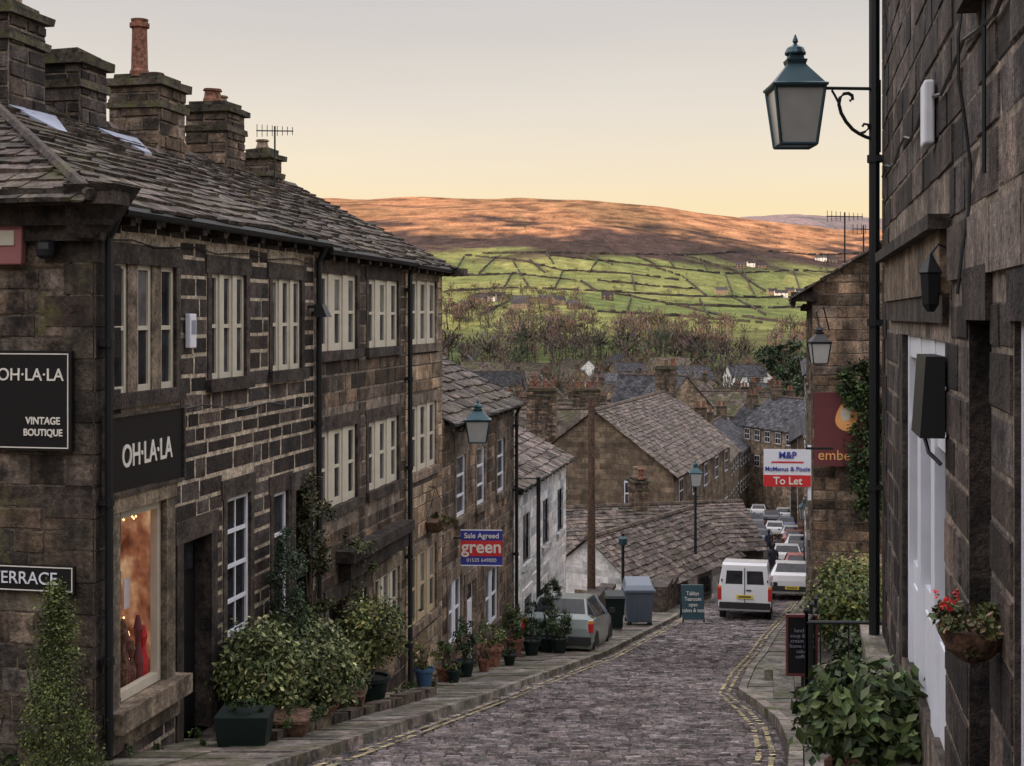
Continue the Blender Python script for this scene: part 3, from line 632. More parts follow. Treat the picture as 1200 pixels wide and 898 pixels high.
# =================== RIGHT second building (gable toward viewer)
T=Thing('stone_corner_building',(8,30,-3)); gx0,gy0=5.72,26.0
dG=Vector((1,-.206,0)).normalized(); FG=Fr((gx0,gy0),dG); LG=7.0
st=T[('gable_wall_stones','brown_stone')]; ez=.55; ap=ez+2.2
def gspan(z):
    if z<ez: return (0,LG)
    f=(z-ez)/(ap-ez)*LG/2; return (f,LG-f)
blocks(st,FG,0,LG,-8.5,ap,[],.2,.36,span=gspan,gap=.009,tr=(.7,3.0),pr=(.005,.02))
b=T[('gable_wall','mortar_md')]; b.face([FG.P(0,-8.5),FG.P(LG,-8.5),FG.P(LG,ez),FG.P(LG/2,ap),FG.P(0,ez)])
FS=Fr((gx0+.206*11,gy0+11),(-.206,-1)); LS=11*1.021
wl=[window(T,FS,a,a+1.1,zz,zz+1.3,2,trim='dressed',paint='white') for a in (1,4.5,8) for zz in (-1.6,-4.6)]
blocks(T[('side_wall_stones','brown_stone')],FS,0,LS,-10,ez,[w[1] for w in wl],.24,.42); backing(T[('side_wall','mortar_dk')],FS,0,LS,-10,ez,[w[0] for w in wl])
roof_pair(T,FS,0,LS,ez,2.2,LG/2,verge=.3,over=.35,rh=.28); fbox(T[('kneeler','dressed_dk')],FG,-.4,.1,ez-.28,ez-.1,-.3,.12)
sidebody(T,FS,0,LS-.02,-10,ez,LG/2,2.2,gab=(True,False)); gutter(T,FS,0,LS,ez-.3,.36)
T.done()
p=W(990,300,26.3); aerial(p.x,p.y,1.0,W(0,249,26.3).z,(1,.2,0),9,.75); p=W(1012,290,27.5); aerial(p.x,p.y,1.2,W(0,262,27).z,(1,.3,0),6,.5)
S=Thing('bracket_street_lantern',W(960,400,25.4)); c=W(960,426,25.2); lantern(S,c,.36,.38,m='iron'); S[('bracket','iron')].tube([c+Vector((0,0,.7)),c+Vector((-.05,.02,.95)),c+Vector((.1,.1,1.05)),c+Vector((.35,.7,.6))],.014); S.done()
S=Thing('pub_sign',W(975,505,25.6)); a=W(952,547,25.5); fbox(S[('board','maroon')],FG,.02,.98,a.z,a.z+1.38,.32,.36); 
em=[FG.P(.62+.2*math.cos(k/20*6.283)*(1+.15*math.sin(2*k/20*6.283)),a.z+.93+.27*math.sin(k/20*6.283),.366) for k in range(20)]
S[('emblem','orange')].face(em); em=[FG.P(.6+.1*math.cos(k/12*6.283),a.z+.98+.13*math.sin(k/12*6.283),.37) for k in range(12)]; S[('emblem_highlight','cream')].face(em)
text('embers',FG.P(.5,a.z+.2,.366),.27,FG.d,FG.n,M['orange'],S.r); fbox(S[('fixings','iron')],FG,.1,.14,a.z+.3,a.z+1.1,0,.32); fbox(S[('fixings','iron')],FG,.9,.94,a.z+.3,a.z+1.1,0,.32); S.done()
S=Thing('to_let_sign',W(925,550,25.9)); xd=Vector((1,-.1,0)).normalized(); nn=Vector((-.1,-1,0)).normalized()
o=W(895,570,25.0); wB=.85; hB=.68
S[('board','white')].box(o,xd*wB,-nn*.02,(0,0,hB)); S[('red_strip','red')].box(o+nn*.006,xd*wB,-nn*.004,(0,0,.21)); S[('post','white')].box(o+xd*(wB-.05)-nn*.03+Vector((0,0,-.25)),xd*.06,-nn*.06,(0,0,1.0)); S[('bracket','iron')].box(o+xd*(wB-.1)+Vector((0,0,hB)),xd*.5,-nn*.04,(0,0,.04))
text('M&P',o+xd*.43+nn*.012+Vector((0,0,.57)),.17,xd,nn,M['blue'],S.r,bold=.003); text('McManus & Poole',o+xd*.43+nn*.012+Vector((0,0,.32)),.112,xd,nn,M['blue'],S.r,bold=.001); text('To Let',o+xd*.43+nn*.014+Vector((0,0,.1)),.19,xd,nn,M['signw'],S.r,bold=.003)
S[('logo','red')].box(o+xd*.14+nn*.006+Vector((0,0,.43)),xd*.58,-nn*.003,(0,0,.03)); S.done()
S=Thing('sale_agreed_sign',W(564,640,26.3)); xd=Vector((1,-.05,0)).normalized(); nn=Vector((-.05,-1,0)).normalized()
o=W(540,662,26.3); wB=.80; hB=.66
S[('board','blue')].box(o,xd*wB,-nn*.02,(0,0,hB)); S[('red_panel','red')].box(o+nn*.006+Vector((0,0,.17)),xd*wB,-nn*.004,(0,0,.3))
S[('border','white')].box(o+nn*.004+Vector((0,0,-.02)),xd*wB,-nn*.01,(0,0,.02)); S[('border','white')].box(o+nn*.004+Vector((0,0,hB)),xd*wB,-nn*.01,(0,0,.02))
text('green',o+xd*.4+nn*.012+Vector((0,0,.34)),.34,xd,nn,M['signw'],S.r,bold=.006); text('Sale Agreed',o+xd*.4+nn*.012+Vector((0,0,.56)),.14,xd,nn,M['signw'],S.r,bold=.002); text('01535 649000',o+xd*.4+nn*.012+Vector((0,0,.09)),.1,xd,nn,M['signw'],S.r)
S[('bracket','iron')].box(o+xd*-.45+Vector((0,0,.5)),xd*.46,-nn*.03,(0,0,.03)); S.done()
S=Thing('wall_street_lantern',W(560,500,27)); c=W(560,518,26.3); lantern(S,c,.46,.42); ub_=S[('wall_bracket','iron')]; ub_.tube([c+Vector((-.8,-.1,.42)),c+Vector((-.1,0,.42))],.018); ub_.tube([c+Vector((-.8,-.1,.0)),c+Vector((-.6,-.1,.25)),c+Vector((-.3,0,.2)),c+Vector((-.15,0,.4))],.014); S.done()
def basket(name,c,r,pal,n=260):
    S=Thing(name,c); c=Vector(c); S[('basket','wood')].lathe(c+Vector((0,0,-r*.8)),[(r*.25,0),(r*.7,r*.25),(r,r*.8)],12); leaves(S[('plants','leaf')],c+Vector((0,0,r*.1)),(r*1.1,r*1.1,r*.6),n,.07,pal)
    for k in range(3): a=k*2.09; S[('chains','iron')].tube([c+Vector((r*math.cos(a),r*math.sin(a),0)),c+Vector((0,0,r*2.2))],.006,3)
    return S
c=W(510,610,24.5); S=basket('hanging_basket',c,.27,[(.10,.09,.03),(.06,.08,.02),(.12,.07,.03)]); S[('bracket','iron')].tube([c+Vector((-.35,.05,.6)),c+Vector((0,0,.6))],.012); S.done()
S=basket('hanging_basket',W(597,715,31.3),.25,GRN); S.done()
c=W(1140,735,5.5); S=Thing('flower_wall_basket',c)
S[('basket','wood')].lathe(c+Vector((0,0,-.14)),[(.03,0),(.07,.02),(.11,.06),(.135,.11),(.145,.14),(.135,.145)],18)
leaves(S[('moss_lining','leaf')],c+Vector((0,0,-.04)),(.14,.14,.07),1300,.022,[(.09,.06,.03),(.12,.08,.04),(.06,.06,.03)],cr=.25)
leaves(S[('plants','leaf')],c+Vector((-.02,0,.03)),(.15,.18,.05),1300,.030,[(.12,.10,.04),(.06,.08,.03),(.17,.12,.07),(.09,.12,.045)],cr=.5)
for k in range(6): leaves(S[('flowers','leaf')],c+Vector((U(-.15,-.06),U(-.1,.1),U(.07,.15))),(.012,.012,.014),12,.018,[(.65,.03,.04),(.7,.10,.07)],clumps=3); 
S.done()
# ============================================================ TERRAIN
def axis(segs):
    out=[]
    for a,b,s in segs: out+=list(np.arange(a,b,s))
    out.append(segs[-1][1]); return out
xs=axis([(-3000,-600,150),(-600,-60,30),(-60,-12,6),(-12,40,2),(40,100,6),(100,900,14),(900,1500,40),(1500,3600,150)])
ys=axis([(-500,-20,30),(-20,60,2),(60,160,4),(160,900,16),(900,2600,11),(2600,6000,120)])
V=[];C=[]
for y in ys:
    for x in xs:
        z=G(x,y)
        if y<170: z-=.14
        V.append((x,y,z))
        n=noise.fractal(Vector((x/160,y/110,7)),1,2,4); n2=noise.fractal(Vector((x/45,y/30,2)),1,2,3)
        t=x/max(y,1)
        c=(.085,.10,.045)
        if y<150: c=(.10,.085,.065)
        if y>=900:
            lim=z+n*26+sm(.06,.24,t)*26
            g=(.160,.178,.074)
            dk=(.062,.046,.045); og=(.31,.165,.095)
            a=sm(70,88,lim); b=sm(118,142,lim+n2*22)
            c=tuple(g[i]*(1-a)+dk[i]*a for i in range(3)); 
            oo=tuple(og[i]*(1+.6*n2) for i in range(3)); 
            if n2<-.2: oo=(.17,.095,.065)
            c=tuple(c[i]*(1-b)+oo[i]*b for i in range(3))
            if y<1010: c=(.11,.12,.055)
            if y>3000: c=(.20,.165,.175)  # far ridge pale lavender: distance haze put into its colour
        C.append(c)
nx=len(xs); Fc=[(j*nx+i,j*nx+i+1,(j+1)*nx+i+1,(j+1)*nx+i) for j in range(len(ys)-1) for i in range(nx-1)]
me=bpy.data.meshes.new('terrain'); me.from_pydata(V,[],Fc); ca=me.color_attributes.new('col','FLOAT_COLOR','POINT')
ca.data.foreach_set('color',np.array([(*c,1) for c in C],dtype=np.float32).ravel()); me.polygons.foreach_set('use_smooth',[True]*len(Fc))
m,nt,b=nodes('moor_and_pasture'); at=N(nt,'ShaderNodeAttribute',attribute_name='col'); 
g=N(nt,'ShaderNodeNewGeometry'); mp=N(nt,'ShaderNodeMapping'); nt.links.new(g.outputs['Position'],mp.inputs[0]); mp.inputs['Scale'].default_value=(.008,.006,.0); mp.inputs['Rotation'].default_value=(0,0,.25)
vo=N(nt,'ShaderNodeTexVoronoi'); nt.links.new(mp.outputs[0],vo.inputs['Vector']); vo.inputs['Scale'].default_value=1
hs=N(nt,'ShaderNodeSeparateColor'); nt.links.new(vo.outputs['Color'],hs.inputs[0])
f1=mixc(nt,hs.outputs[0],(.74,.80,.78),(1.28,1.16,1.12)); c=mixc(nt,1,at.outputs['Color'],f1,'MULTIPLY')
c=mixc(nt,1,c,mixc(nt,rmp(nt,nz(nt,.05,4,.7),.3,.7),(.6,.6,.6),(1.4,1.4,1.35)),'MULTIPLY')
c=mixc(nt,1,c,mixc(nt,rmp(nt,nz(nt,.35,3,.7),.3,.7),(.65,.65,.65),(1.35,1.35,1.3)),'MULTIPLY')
nt.links.new(c,b.inputs['Base Color']); b.inputs['Roughness'].default_value=1; b.inputs['Specular IOR Level'].default_value=0
me.materials.append(m); ob=bpy.data.objects.new('terrain',me); sc.collection.objects.link(ob)
wl=MB()
def fwall(pts,h=2.0,th=1.5):
    P=[]
    for (a,b),(c,d) in zip(pts,pts[1:]):
        for k in range(14):
            q=cast(a+(c-a)*k/14,b+(d-b)*k/14)
            if q: P.append(Vector(q))
    for p,q in zip(P,P[1:]):
        if (p-q).length>150 or R()<.05: continue
        s=(q-p); s.z=0
        if s.length<.1: continue
        s=Vector((-s.y,s.x,0)).normalized()*th/2; t=tone(.6,1.2); hh=h*U(.7,1.5)
        wl.hexa([p-s-Vector((0,0,1)),p+s-Vector((0,0,1)),q+s-Vector((0,0,1)),q-s-Vector((0,0,1)),p-s*.6+Vector((0,0,hh)),p+s*.6+Vector((0,0,hh)),q+s*.6+Vector((0,0,hh)),q-s*.6+Vector((0,0,hh))],t)
for w in ([(520,343),(600,338),(700,342),(800,348),(900,350),(1010,345)],[(545,300),(600,305),(660,318),(740,322),(800,330)],[(530,325),(600,322),(680,330)],[(640,300),(700,306),(760,312),(850,322),(930,318)],
  [(560,298),(640,297),(720,299),(800,300),(880,296)],[(760,312),(800,325),(830,350)],[(690,300),(720,312)],[(720,345),(790,358),(850,372)],[(800,300),(860,318),(900,345)],[(850,322),(860,350),(900,372)],[(600,305),(620,338)],[(660,318),(650,340)],
  [(560,345),(640,352),(700,365)],[(780,358),(900,362),(980,360)],[(900,296),(960,300),(1010,298)],[(930,318),(1010,322)],[(600,352),(560,372)],[(870,372),(960,385)],[(740,299),(770,312)],[(520,360),(600,362)],[(545,300),(530,325)],
  [(700,306),(690,322)],[(740,322),(745,345)],[(580,303),(560,323)],[(620,306),(640,322)],[(700,330),(760,336),(820,340)],[(780,300),(790,314)],[(820,302),(830,320)],[(870,318),(885,348)],[(930,318),(940,348)],[(965,300),(975,345)],[(640,297),(650,312)],[(600,322),(590,340)],[(680,330),(700,343)],[(640,352),(650,368)],[(740,350),(735,366)],[(820,352),(830,372)],[(700,366),(800,372),(900,380)]): fwall(w)
M['drywall']=mat('dry_stone_wall',(.03,.027,.027),(.06,.053,.05),.3,.9,0); wl.build('dry_stone_field_wall',M['drywall'])
# ============================================================ ROAD
gr=MB(); far=MB(); YY=list(np.arange(2,62,.5))
for a,b in zip(YY,YY[1:]): gr.face([(kl(a)-.05,a,Zs(a)-.012),(kr(a)+.05,a,Zs(a)-.012),(kr(b)+.05,b,Zs(b)-.012),(kl(b)-.05,b,Zs(b)-.012)])
YY=list(np.arange(61.5,160,2))
for a,b in zip(YY,YY[1:]): far.face([(kl(a),a,Zs(a)+.005),(kr(a),a,Zs(a)+.005),(kr(b),b,Zs(b)+.005),(kl(b),b,Zs(b)+.005)])
st=MB(); y=9.0
while y<62:
    dy=U(.115,.15)*(1 if y<35 else 1.6); x=kl(y)+.02-U(0,.1); xe=kr(y)-.02; ph=U(0,6)
    while x<xe:
        w=U(.13,.26)*(1 if y<35 else 1.3); x2=min(x+w,xe); g=.010; i=.016
        xa=max(x,kl(y))
        if x2-xa>.05:
            h=U(.004,.026)+.02*noise.noise(Vector((xa*1.2,y*.8,0))); wv=.014*math.sin(xa*1.7+y*.6)
            z0=Zs(y)-.02;z1=Zs(y+dy)-.02
            A=[(xa+g,y+g+wv,z0),(x2-g,y+g+wv,z0),(x2-g,y+dy-g+wv,z1),(xa+g,y+dy-g+wv,z1)]
            j=lambda:U(-.008,.008)
            B=[(xa+g+i,y+g+i+wv,z0+.02+h+j()),(x2-g-i,y+g+i+wv,z0+.02+h+j()),(x2-g-i,y+dy-g-i+wv,z1+.02+h+j()),(xa+g+i,y+dy-g-i+wv,z1+.02+h+j())]
            st.hexa(A+B,tone(.45,1.35,.06),skip=(0,))
        x=x2+(0 if x2<xe else 1)
    y+=dy
rd=Thing('cobbled_road',(1,20,-6)); gr.build('joint_bed',M['grout'],rd.r); st.build('setts',M['sett'],rd.r); far.build('lower_road',M['tarmac'],rd.r)
yl=MB(); y=9.0
while y<58:
    dy=.15
    for off,sd in ((.17,1),(.31,1),(.17,-1),(.31,-1)):
        if R()<.82:
            e=kl if sd==1 else kr
            xa=e(y)+sd*off; xb=e(y+dy)+sd*off; w=.034*U(.7,1.1)
            z0=Zs(y)+.026;z1=Zs(y+dy)+.026
            yl.face([(xa-w,y+.01,z0),(xa+w,y+.01,z0),(xb+w,y+dy-.01,z1),(xb-w,y+dy-.01,z1)],tone(.5,1.15))
    y+=dy
yl.build('double_yellow_lines',M['yellow'],rd.r)
def fx(y): return -3.92+.206*(y-12.8)
def pave(name,inner,outer,y0,y1,hk=.12,side=1):
    P=Thing(name,(inner(y0),y0,Zs(y0))); fl=P[('flagstones','flag')]; kb=P[('kerb','flag')]; y=y0
    while y<y1:
        dy=U(.4,.75); a,b=inner(y),outer(y); a2,b2=inner(y+dy),outer(y+dy); n=max(1,int(abs(b-a)/.6)); zb=Zs(y)+hk; zb2=Zs(y+dy)+hk
        for k in range(n):
            p,q=k/n,(k+1)/n; xs_=[a+(b-a)*p,a+(b-a)*q,a2+(b2-a2)*q,a2+(b2-a2)*p]; g=.008*(1 if b>a else -1); h=U(-.009,.009)
            fl.hexa([(xs_[0]+g,y+.006,zb-.3),(xs_[1]-g,y+.006,zb-.3),(xs_[2]-g,y+dy-.006,zb2-.3),(xs_[3]+g,y+dy-.006,zb2-.3),(xs_[0]+g,y+.006,zb+h),(xs_[1]-g,y+.006,zb+h),(xs_[2]-g,y+dy-.006,zb2+h),(xs_[3]+g,y+dy-.006,zb2+h)],tone(.5,1.3))
        s=side; kb.hexa([(b,y+.005,zb-.3),(b+s*.15,y+.005,zb-.3),(b2+s*.15,y+dy-.005,zb2-.3),(b2,y+dy-.005,zb2-.3),(b+s*.005,y+.005,zb+.012),(b+s*.145,y+.005,zb+.012),(b2+s*.145,y+dy-.005,zb2+.012),(b2+s*.005,y+dy-.005,zb2+.012)],tone(.7,1.5))
        y+=dy
    P.done()
pave('pavement',lambda y:fx(y)-.1,lambda y:kl(y)-.15,8,50,side=1)
pave('pavement',lambda y:kr(y)+2.6,lambda y:kr(y)+.15,8,60,side=-1)
pave('pavement',lambda y:kl(y)-2,lambda y:kl(y)-.15,50,150,side=1); pave('pavement',lambda y:kr(y)+2.5,lambda y:kr(y)+.15,60,150,side=-1)
def blkwall(name,pts,h,th=.4,stone='brown_stone',cope=True,ch=.17,bw=.35):
    T=Thing(name,(pts[0][0],pts[0][1],Zs(pts[0][1])))
    for (x0,y0,z0),(x1,y1,z1) in zip(pts,pts[1:]):
        d=Vector((x1-x0,y1-y0,0)); L=d.length; n=max(1,int(L/1.6)); 
        for k in range(n):
            a=Vector((x0,y0,0))+d*k/n; zb=z0+(z1-z0)*(k+.5)/n
            for sgn in (0,1):
                if sgn==0: F=Fr((a.x,a.y),d)
                else:
                    q=a+d/n; nn_=Fr((0,0),d).n; q=q-nn_*th; F=Fr((q.x,q.y),-d)
                blocks(T[('stones',stone)],F,0,L/n,zb-.5,zb+h,[],ch,bw); backing(T[('core','mortar_dk')],F,0,L/n,zb-.5,zb+h,[])
            F=Fr((a.x,a.y),d); T[('core','mortar_dk')].face([F.P(0,zb-.5),F.P(0,zb+h),F.P(0,zb+h,-th),F.P(0,zb-.5,-th)]); T[('core','mortar_dk')].face([F.P(L/n,zb-.5),F.P(L/n,zb+h),F.P(L/n,zb+h,-th),F.P(L/n,zb-.5,-th)])
            u=0
            while u<L/n-.02:
                e=min(u+U(.5,.8),L/n); fbox(T[('coping','dressed_dk')],F,u+.005,e-.005,zb+h,zb+h+.12,-th-.05,.05,tone(.7,1.5)); u=e
    T.done(); return T
T=Thing('raised_stone_terrace',(2.5,9,-3.2)); tz=-3.0
FT=Fr((2.05+.206*6.2,12.9),(-.206,-1)); blocks(T[('terrace_wall_stones','brown_stone')],FT,0,10,-6,tz,[],.24,.5); backing(T[('terrace_wall','mortar_dk')],FT,0,10,-6,tz,[])
T[('terrace_top','flag')].box(FT.P(0,tz,.04),FT.d*10,-FT.n*1.5,(0,0,.08)); T[('terrace_end','flag')].box(FT.P(-.02,-5.5,.0),FT.d*.02,-FT.n*1.4,(0,0,2.5))
for k in range(8): T[('steps','flag')].box(FT.P(-.32-.32*k,tz-.2*(k+1)-.6,0),FT.d*.34,-FT.n*1.25,(0,0,.6),tone(.7,1.3))
T.done()
def railing(name,pts,h=.95,step=.13,m='iron'):
    T=Thing(name,pts[0]); r=T[('rails','iron')]; bq=T[('bars','iron')]
    for a,b in zip(pts,pts[1:]):
        a=Vector(a);b=Vector(b); r.tube([a+Vector((0,0,h)),b+Vector((0,0,h))],.02,6); r.tube([a+Vector((0,0,.1)),b+Vector((0,0,.1))],.014,5); n=int((b-a).length/step)
        for k in range(n+1):
            p=a+(b-a)*k/max(1,n); bq.tube([p,p+Vector((0,0,h+(.1 if k%8==0 else .0)))],.02 if k%8==0 else .009,5)
            if k%8==0: bq.lathe(p+Vector((0,0,h+.08)),[(.01,0),(.035,.03),(.035,.05),(.005,.09)],8)
    T.done()
gz=lambda y:Zs(y)+.14
railing('iron_railing',[(3.15,14.6,gz(14.6)+.2),(3.8,17.0,gz(17)+.35)],1.05); railing('iron_railing',[(3.15,14.6,gz(14.6)+.2),(4.15,14.4,gz(14.4)+.2)],1.05)
S=Thing('low_stone_planter',(4.3,18,-5)); 
F=Fr((3.85,18.0),(1,-.2)); blocks(S[('stones','brown_stone')],F,0,2.2,-6.2,-4.75,[],.2,.36); backing(S[('core','mortar_dk')],F,0,2.2,-6.2,-4.75,[])
F2=Fr((3.85+.5,20.5),(-.2,-1)); blocks(S[('stones','brown_stone')],F2,0,2.55,-6.5,-4.75,[],.2,.36); backing(S[('core','mortar_dk')],F2,0,2.55,-6.5,-4.75,[])
S[('soil','grout')].face([F.P(0,-4.76),F.P(2.2,-4.76),F.P(2.2,-4.76,-2.5),F.P(0,-4.76,-2.5)]); 
for k in range(4): fbox(S[('coping','dressed')],F,k*.55,k*.55+.54,-4.75,-4.65,-.3,.05,tone(.7,1.2))
S.done()
S=Thing('stone_mounting_steps',(3.9,20,-6)); 
for k in range(3): S[('step','flag')].box((3.95+k*.3,20.6-k*.1,Zs(21)-.1),(.75,-.1,0),(.35,1.9,0),(0,0,.32+.2*k),tone(.6,1.0))
for k in range(2): S[('step','flag')].box((4.5,23.2+k*1.2,Zs(24)-.3),(1.0,-.1,0),(.2,1.0,0),(0,0,.55),tone(.6,1.0))
S.done()
# ============================================================ PLANTS (left)
def planter(name,c,pot,r,h,f,pal,n,size,shape='ball',potm='terra',rad=None,boxy=False,stems=True,cr=.3):
    S=Thing(name,c); c=Vector(c)
    if pot:
        if boxy: 
            S[('planter_box',potm)].hexa([c+Vector((-r*.85,-r*.85,0)),c+Vector((r*.85,-r*.85,0)),c+Vector((r*.85,r*.85,0)),c+Vector((-r*.85,r*.85,0)),c+Vector((-r,-r,h)),c+Vector((r,-r,h)),c+Vector((r,r,h)),c+Vector((-r,r,h))])
            S[('planter_rim',potm)].box(c+Vector((-r-.02,-r-.02,h)),(2*r+.04,0,0),(0,2*r+.04,0),(0,0,.04))
        else: S[('pot',potm)].lathe(c,[(r*.65,0),(r*.95,h*.85),(r*1.08,h*.86),(r*1.08,h),(r*.9,h),(r*.85,h*.92)],16)
    if stems:
        for k in range(5): a=U(0,6.28); S[('stems','bark')].tube([c+Vector((0,0,h*.8)),c+Vector((math.cos(a)*rad[0]*.3,math.sin(a)*rad[1]*.3,h+rad[2]*.7)),c+Vector((math.cos(a)*rad[0]*.6,math.sin(a)*rad[1]*.6,h+rad[2]*1.4))],[.02,.014,.006],5)
    leaves(S[('foliage','leaf')],c+Vector((0,0,h+f)),rad,n,size,pal,shape,cr=cr); S.done()
def on(px,py,Y,z=None):
    p=W(px,py,Y); p.z=(Zs(Y)+.13) if z is None else z; return p
planter('conifer_shrub',on(66,0,12.2,-4.6),False,.3,.1,1.02,[(.085,.11,.03),(.12,.145,.04),(.055,.08,.022)],17000,.030,'cone',rad=(.46,.46,1.05),cr=.22)
planter('conifer_shrub',on(-20,0,12.0,-4.3),False,.2,.1,.5,GRN,1500,.05,'cone',rad=(.3,.3,.5))
planter('variegated_laurel_bush',on(308,0,15.6),True,.25,.25,.45,VAR,5600,.065,'ball','plas_gr',rad=(.44,.42,.48),boxy=True,cr=.45)
planter('laurel_bush',on(372,0,16.6),True,.25,.25,.42,VAR,5600,.062,'ball','terra',rad=(.46,.44,.42),cr=.45)
planter('laurel_bush',on(338,0,17.4),True,.25,.3,.75,GRN,3200,.06,'ball','terra',rad=(.36,.36,.42),cr=.45)
planter('dwarf_cypress',on(336,0,16.9),True,.2,.6,1.15,[(.03,.055,.03),(.045,.065,.035)],5600,.035,'col','terra',rad=(.22,.22,.6))
planter('holly_bush',on(366,0,18.2),True,.2,.8,1.5,[(.045,.045,.018),(.08,.07,.026),(.035,.05,.02)],2400,.06,'col','terra',rad=(.26,.26,.9))
planter('variegated_shrub',on(436,0,19.6),True,.25,.4,.65,YEL+VAR,3800,.065,'ball','plas_gr',rad=(.42,.38,.42),cr=.45)
planter('rose_bush',on(415,0,19.8),True,.2,.5,1.5,[(.09,.10,.03),(.05,.07,.02)],700,.06,'col','terra',rad=(.32,.28,.7))
for px,Y,r,h,f,rad,pal,pm,nm in ((497,23.4,.17,.3,.18,(.24,.22,.18),YEL,'plas_bl','potted_shrub'),(520,24.2,.13,.25,.25,(.13,.13,.25),GRN,'terra','potted_conifer'),(545,25.2,.18,.3,.42,(.23,.22,.36),DRK,'plas_gr','potted_shrub'),
   (575,27.6,.25,.4,.28,(.32,.28,.2),VAR,'terra','potted_shrub'),(567,26.4,.13,.25,.15,(.13,.13,.14),[(.12,.08,.04)],'terra','potted_heather'),(597,28.0,.14,.22,.12,(.17,.17,.1),DRK,'plas_gr','potted_shrub'),(603,30.4,.2,.4,.35,(.26,.26,.3),GRN,'terra','potted_shrub'),
   (623,30.8,.2,.35,.45,(.2,.2,.4),DRK,'plas_gr','potted_conifer'),(641,31.8,.2,.35,.5,(.24,.22,.4),DRK,'plas_gr','potted_conifer'),(655,31.4,.2,.35,.35,(.28,.26,.35),DRK+GRN,'plas_gr','potted_shrub'),(646,33.0,.2,.4,.65,(.24,.22,.6),DRK,'plas_gr','potted_conifer'),(532,24.0,.12,.22,.08,(.11,.11,.08),GRN,'plas_gr','flower_pot')):
    planter(nm,on(px,0,Y),True,r,h,f,pal,int(1600*rad[2]/.4*rad[0]/.25),.05,'ball' if 'shrub' in nm else 'col',pm,rad=rad)
S=Thing('plastic_storage_box',on(288,0,14.3)); c=on(287,0,14.3); S[('box','plas_gr')].hexa([c+Vector(v) for v in ((-.24,-.2,0),(.24,-.2,0),(.24,.2,0),(-.24,.2,0),(-.28,-.23,.33),(.28,-.23,.33),(.28,.23,.33),(-.28,.23,.33))]); leaves(S[('ivy','leaf')],c+Vector((0,0,.36)),(.25,.2,.08),350,.05,DRK); S.done()
planter('ivy_trough',on(332,0,15.2),True,.3,.2,.06,GRN,1600,.04,'ball','wood',rad=(.5,.35,.14),boxy=True,stems=False)
planter('ivy_trough',on(405,0,18.0),True,.25,.25,.06,GRN,1400,.04,'ball','wood',rad=(.35,.6,.16),boxy=True,stems=False)
S=Thing('low_stone_edging',(-2.6,16,-5))
for k in range(11):
    y=14.6+k*.62; x=kl(y)-.95; S[('stone','end_stone')].box((x,y,Zs(y)-.2),(.22,0,0),(.1,.6,Zs(y+.6)-Zs(y)),(0,0,.42+U(0,.04)),tone(.7,1.4))
S.done()
S=Thing('mossy_verge_plants',on(400,0,17)); 
for k in range(16):
    y=14.2+k*.7; leaves(S[('moss','leaf')],(kl(y)-1.1-U(0,.5),y,Zs(y)+.15),(.25,.3,.03),130,.05,GRN,clumps=4)
for k in range(24):
    y=13.2+k*.75; leaves(S[('weeds','leaf')],(fx(y)+.1,y,Zs(y)+.16),(.08,.2,.05),40,.05,GRN,clumps=3)
S.done()
planter('rhododendron_bush',W(1022,885,9.3)-Vector((0,0,.42)),True,.3,.35,.36,[(.045,.075,.022),(.075,.11,.033),(.025,.045,.015),(.12,.15,.06)],2800,.10,'ball','terra',rad=(.42,.42,.27),cr=.5)
planter('garden_shrub',W(990,745,19.5)-Vector((0,0,.2)),False,.3,.1,.5,YEL+GRN,4500,.075,'ball',rad=(.45,.5,.42),cr=.45)
planter('garden_shrub',W(1000,720,20.5)-Vector((0,0,.3)),False,.3,.1,.6,YEL,3000,.075,'ball',rad=(.4,.5,.42),cr=.45)
planter('laurel_bush',W(1010,790,15.2)-Vector((0,0,.4)),False,.3,.1,.4,DRK+GRN,2500,.075,'ball',rad=(.26,.4,.36),cr=.45)
S=Thing('climbing_ivy',W(1008,520,25.8)); leaves(S[('foliage','leaf')],W(1013,525,25.5)+Vector((.05,0,0)),(.30,.15,1.4),6000,.08,DRK+GRN[:2],'ball',clumps=90,cr=.9); leaves(S[('foliage','leaf')],W(1003,450,25.5),(.32,.15,.45),2200,.08,DRK+GRN[:2],cr=.6); S[('stem','bark')].tube([W(1015,700,25.9),W(1012,600,25.85),W(1010,520,25.85)],.03); S.done()
S=Thing('chalkboard_menu_sign',W(940,760,15.6)); o=W(923,790,15.8); S[('board','blackp')].box(o,(.32,-.03,0),(0,.03,0),(0,0,.66)); 
for a,b,cc_,d in ((-.015,.335,-.02,.01),(-.015,.335,.66,.69)): S[('frame','maroon')].box(o+Vector((a,-.012,cc_)),(b-a,-.03,0),(0,.05,0),(0,0,d-cc_))
S[('frame','maroon')].box(o+Vector((-.015,-.012,.01)),(.02,0,0),(0,.05,0),(0,0,.65)); S[('frame','maroon')].box(o+Vector((.315,-.04,.01)),(.02,0,0),(0,.05,0),(0,0,.65)); text('lunches\nsoup & roll\ncream teas\nhome made\ncakes\ncoffee',o+Vector((.16,-.04,.36)),.06,(1,-.08,0),(-.08,-1,0),M['lead'],S.r,ext=.001); S[('post','iron')].tube([o+Vector((.18,.03,-.9)),o+Vector((.18,.03,0))],.02); S.done()
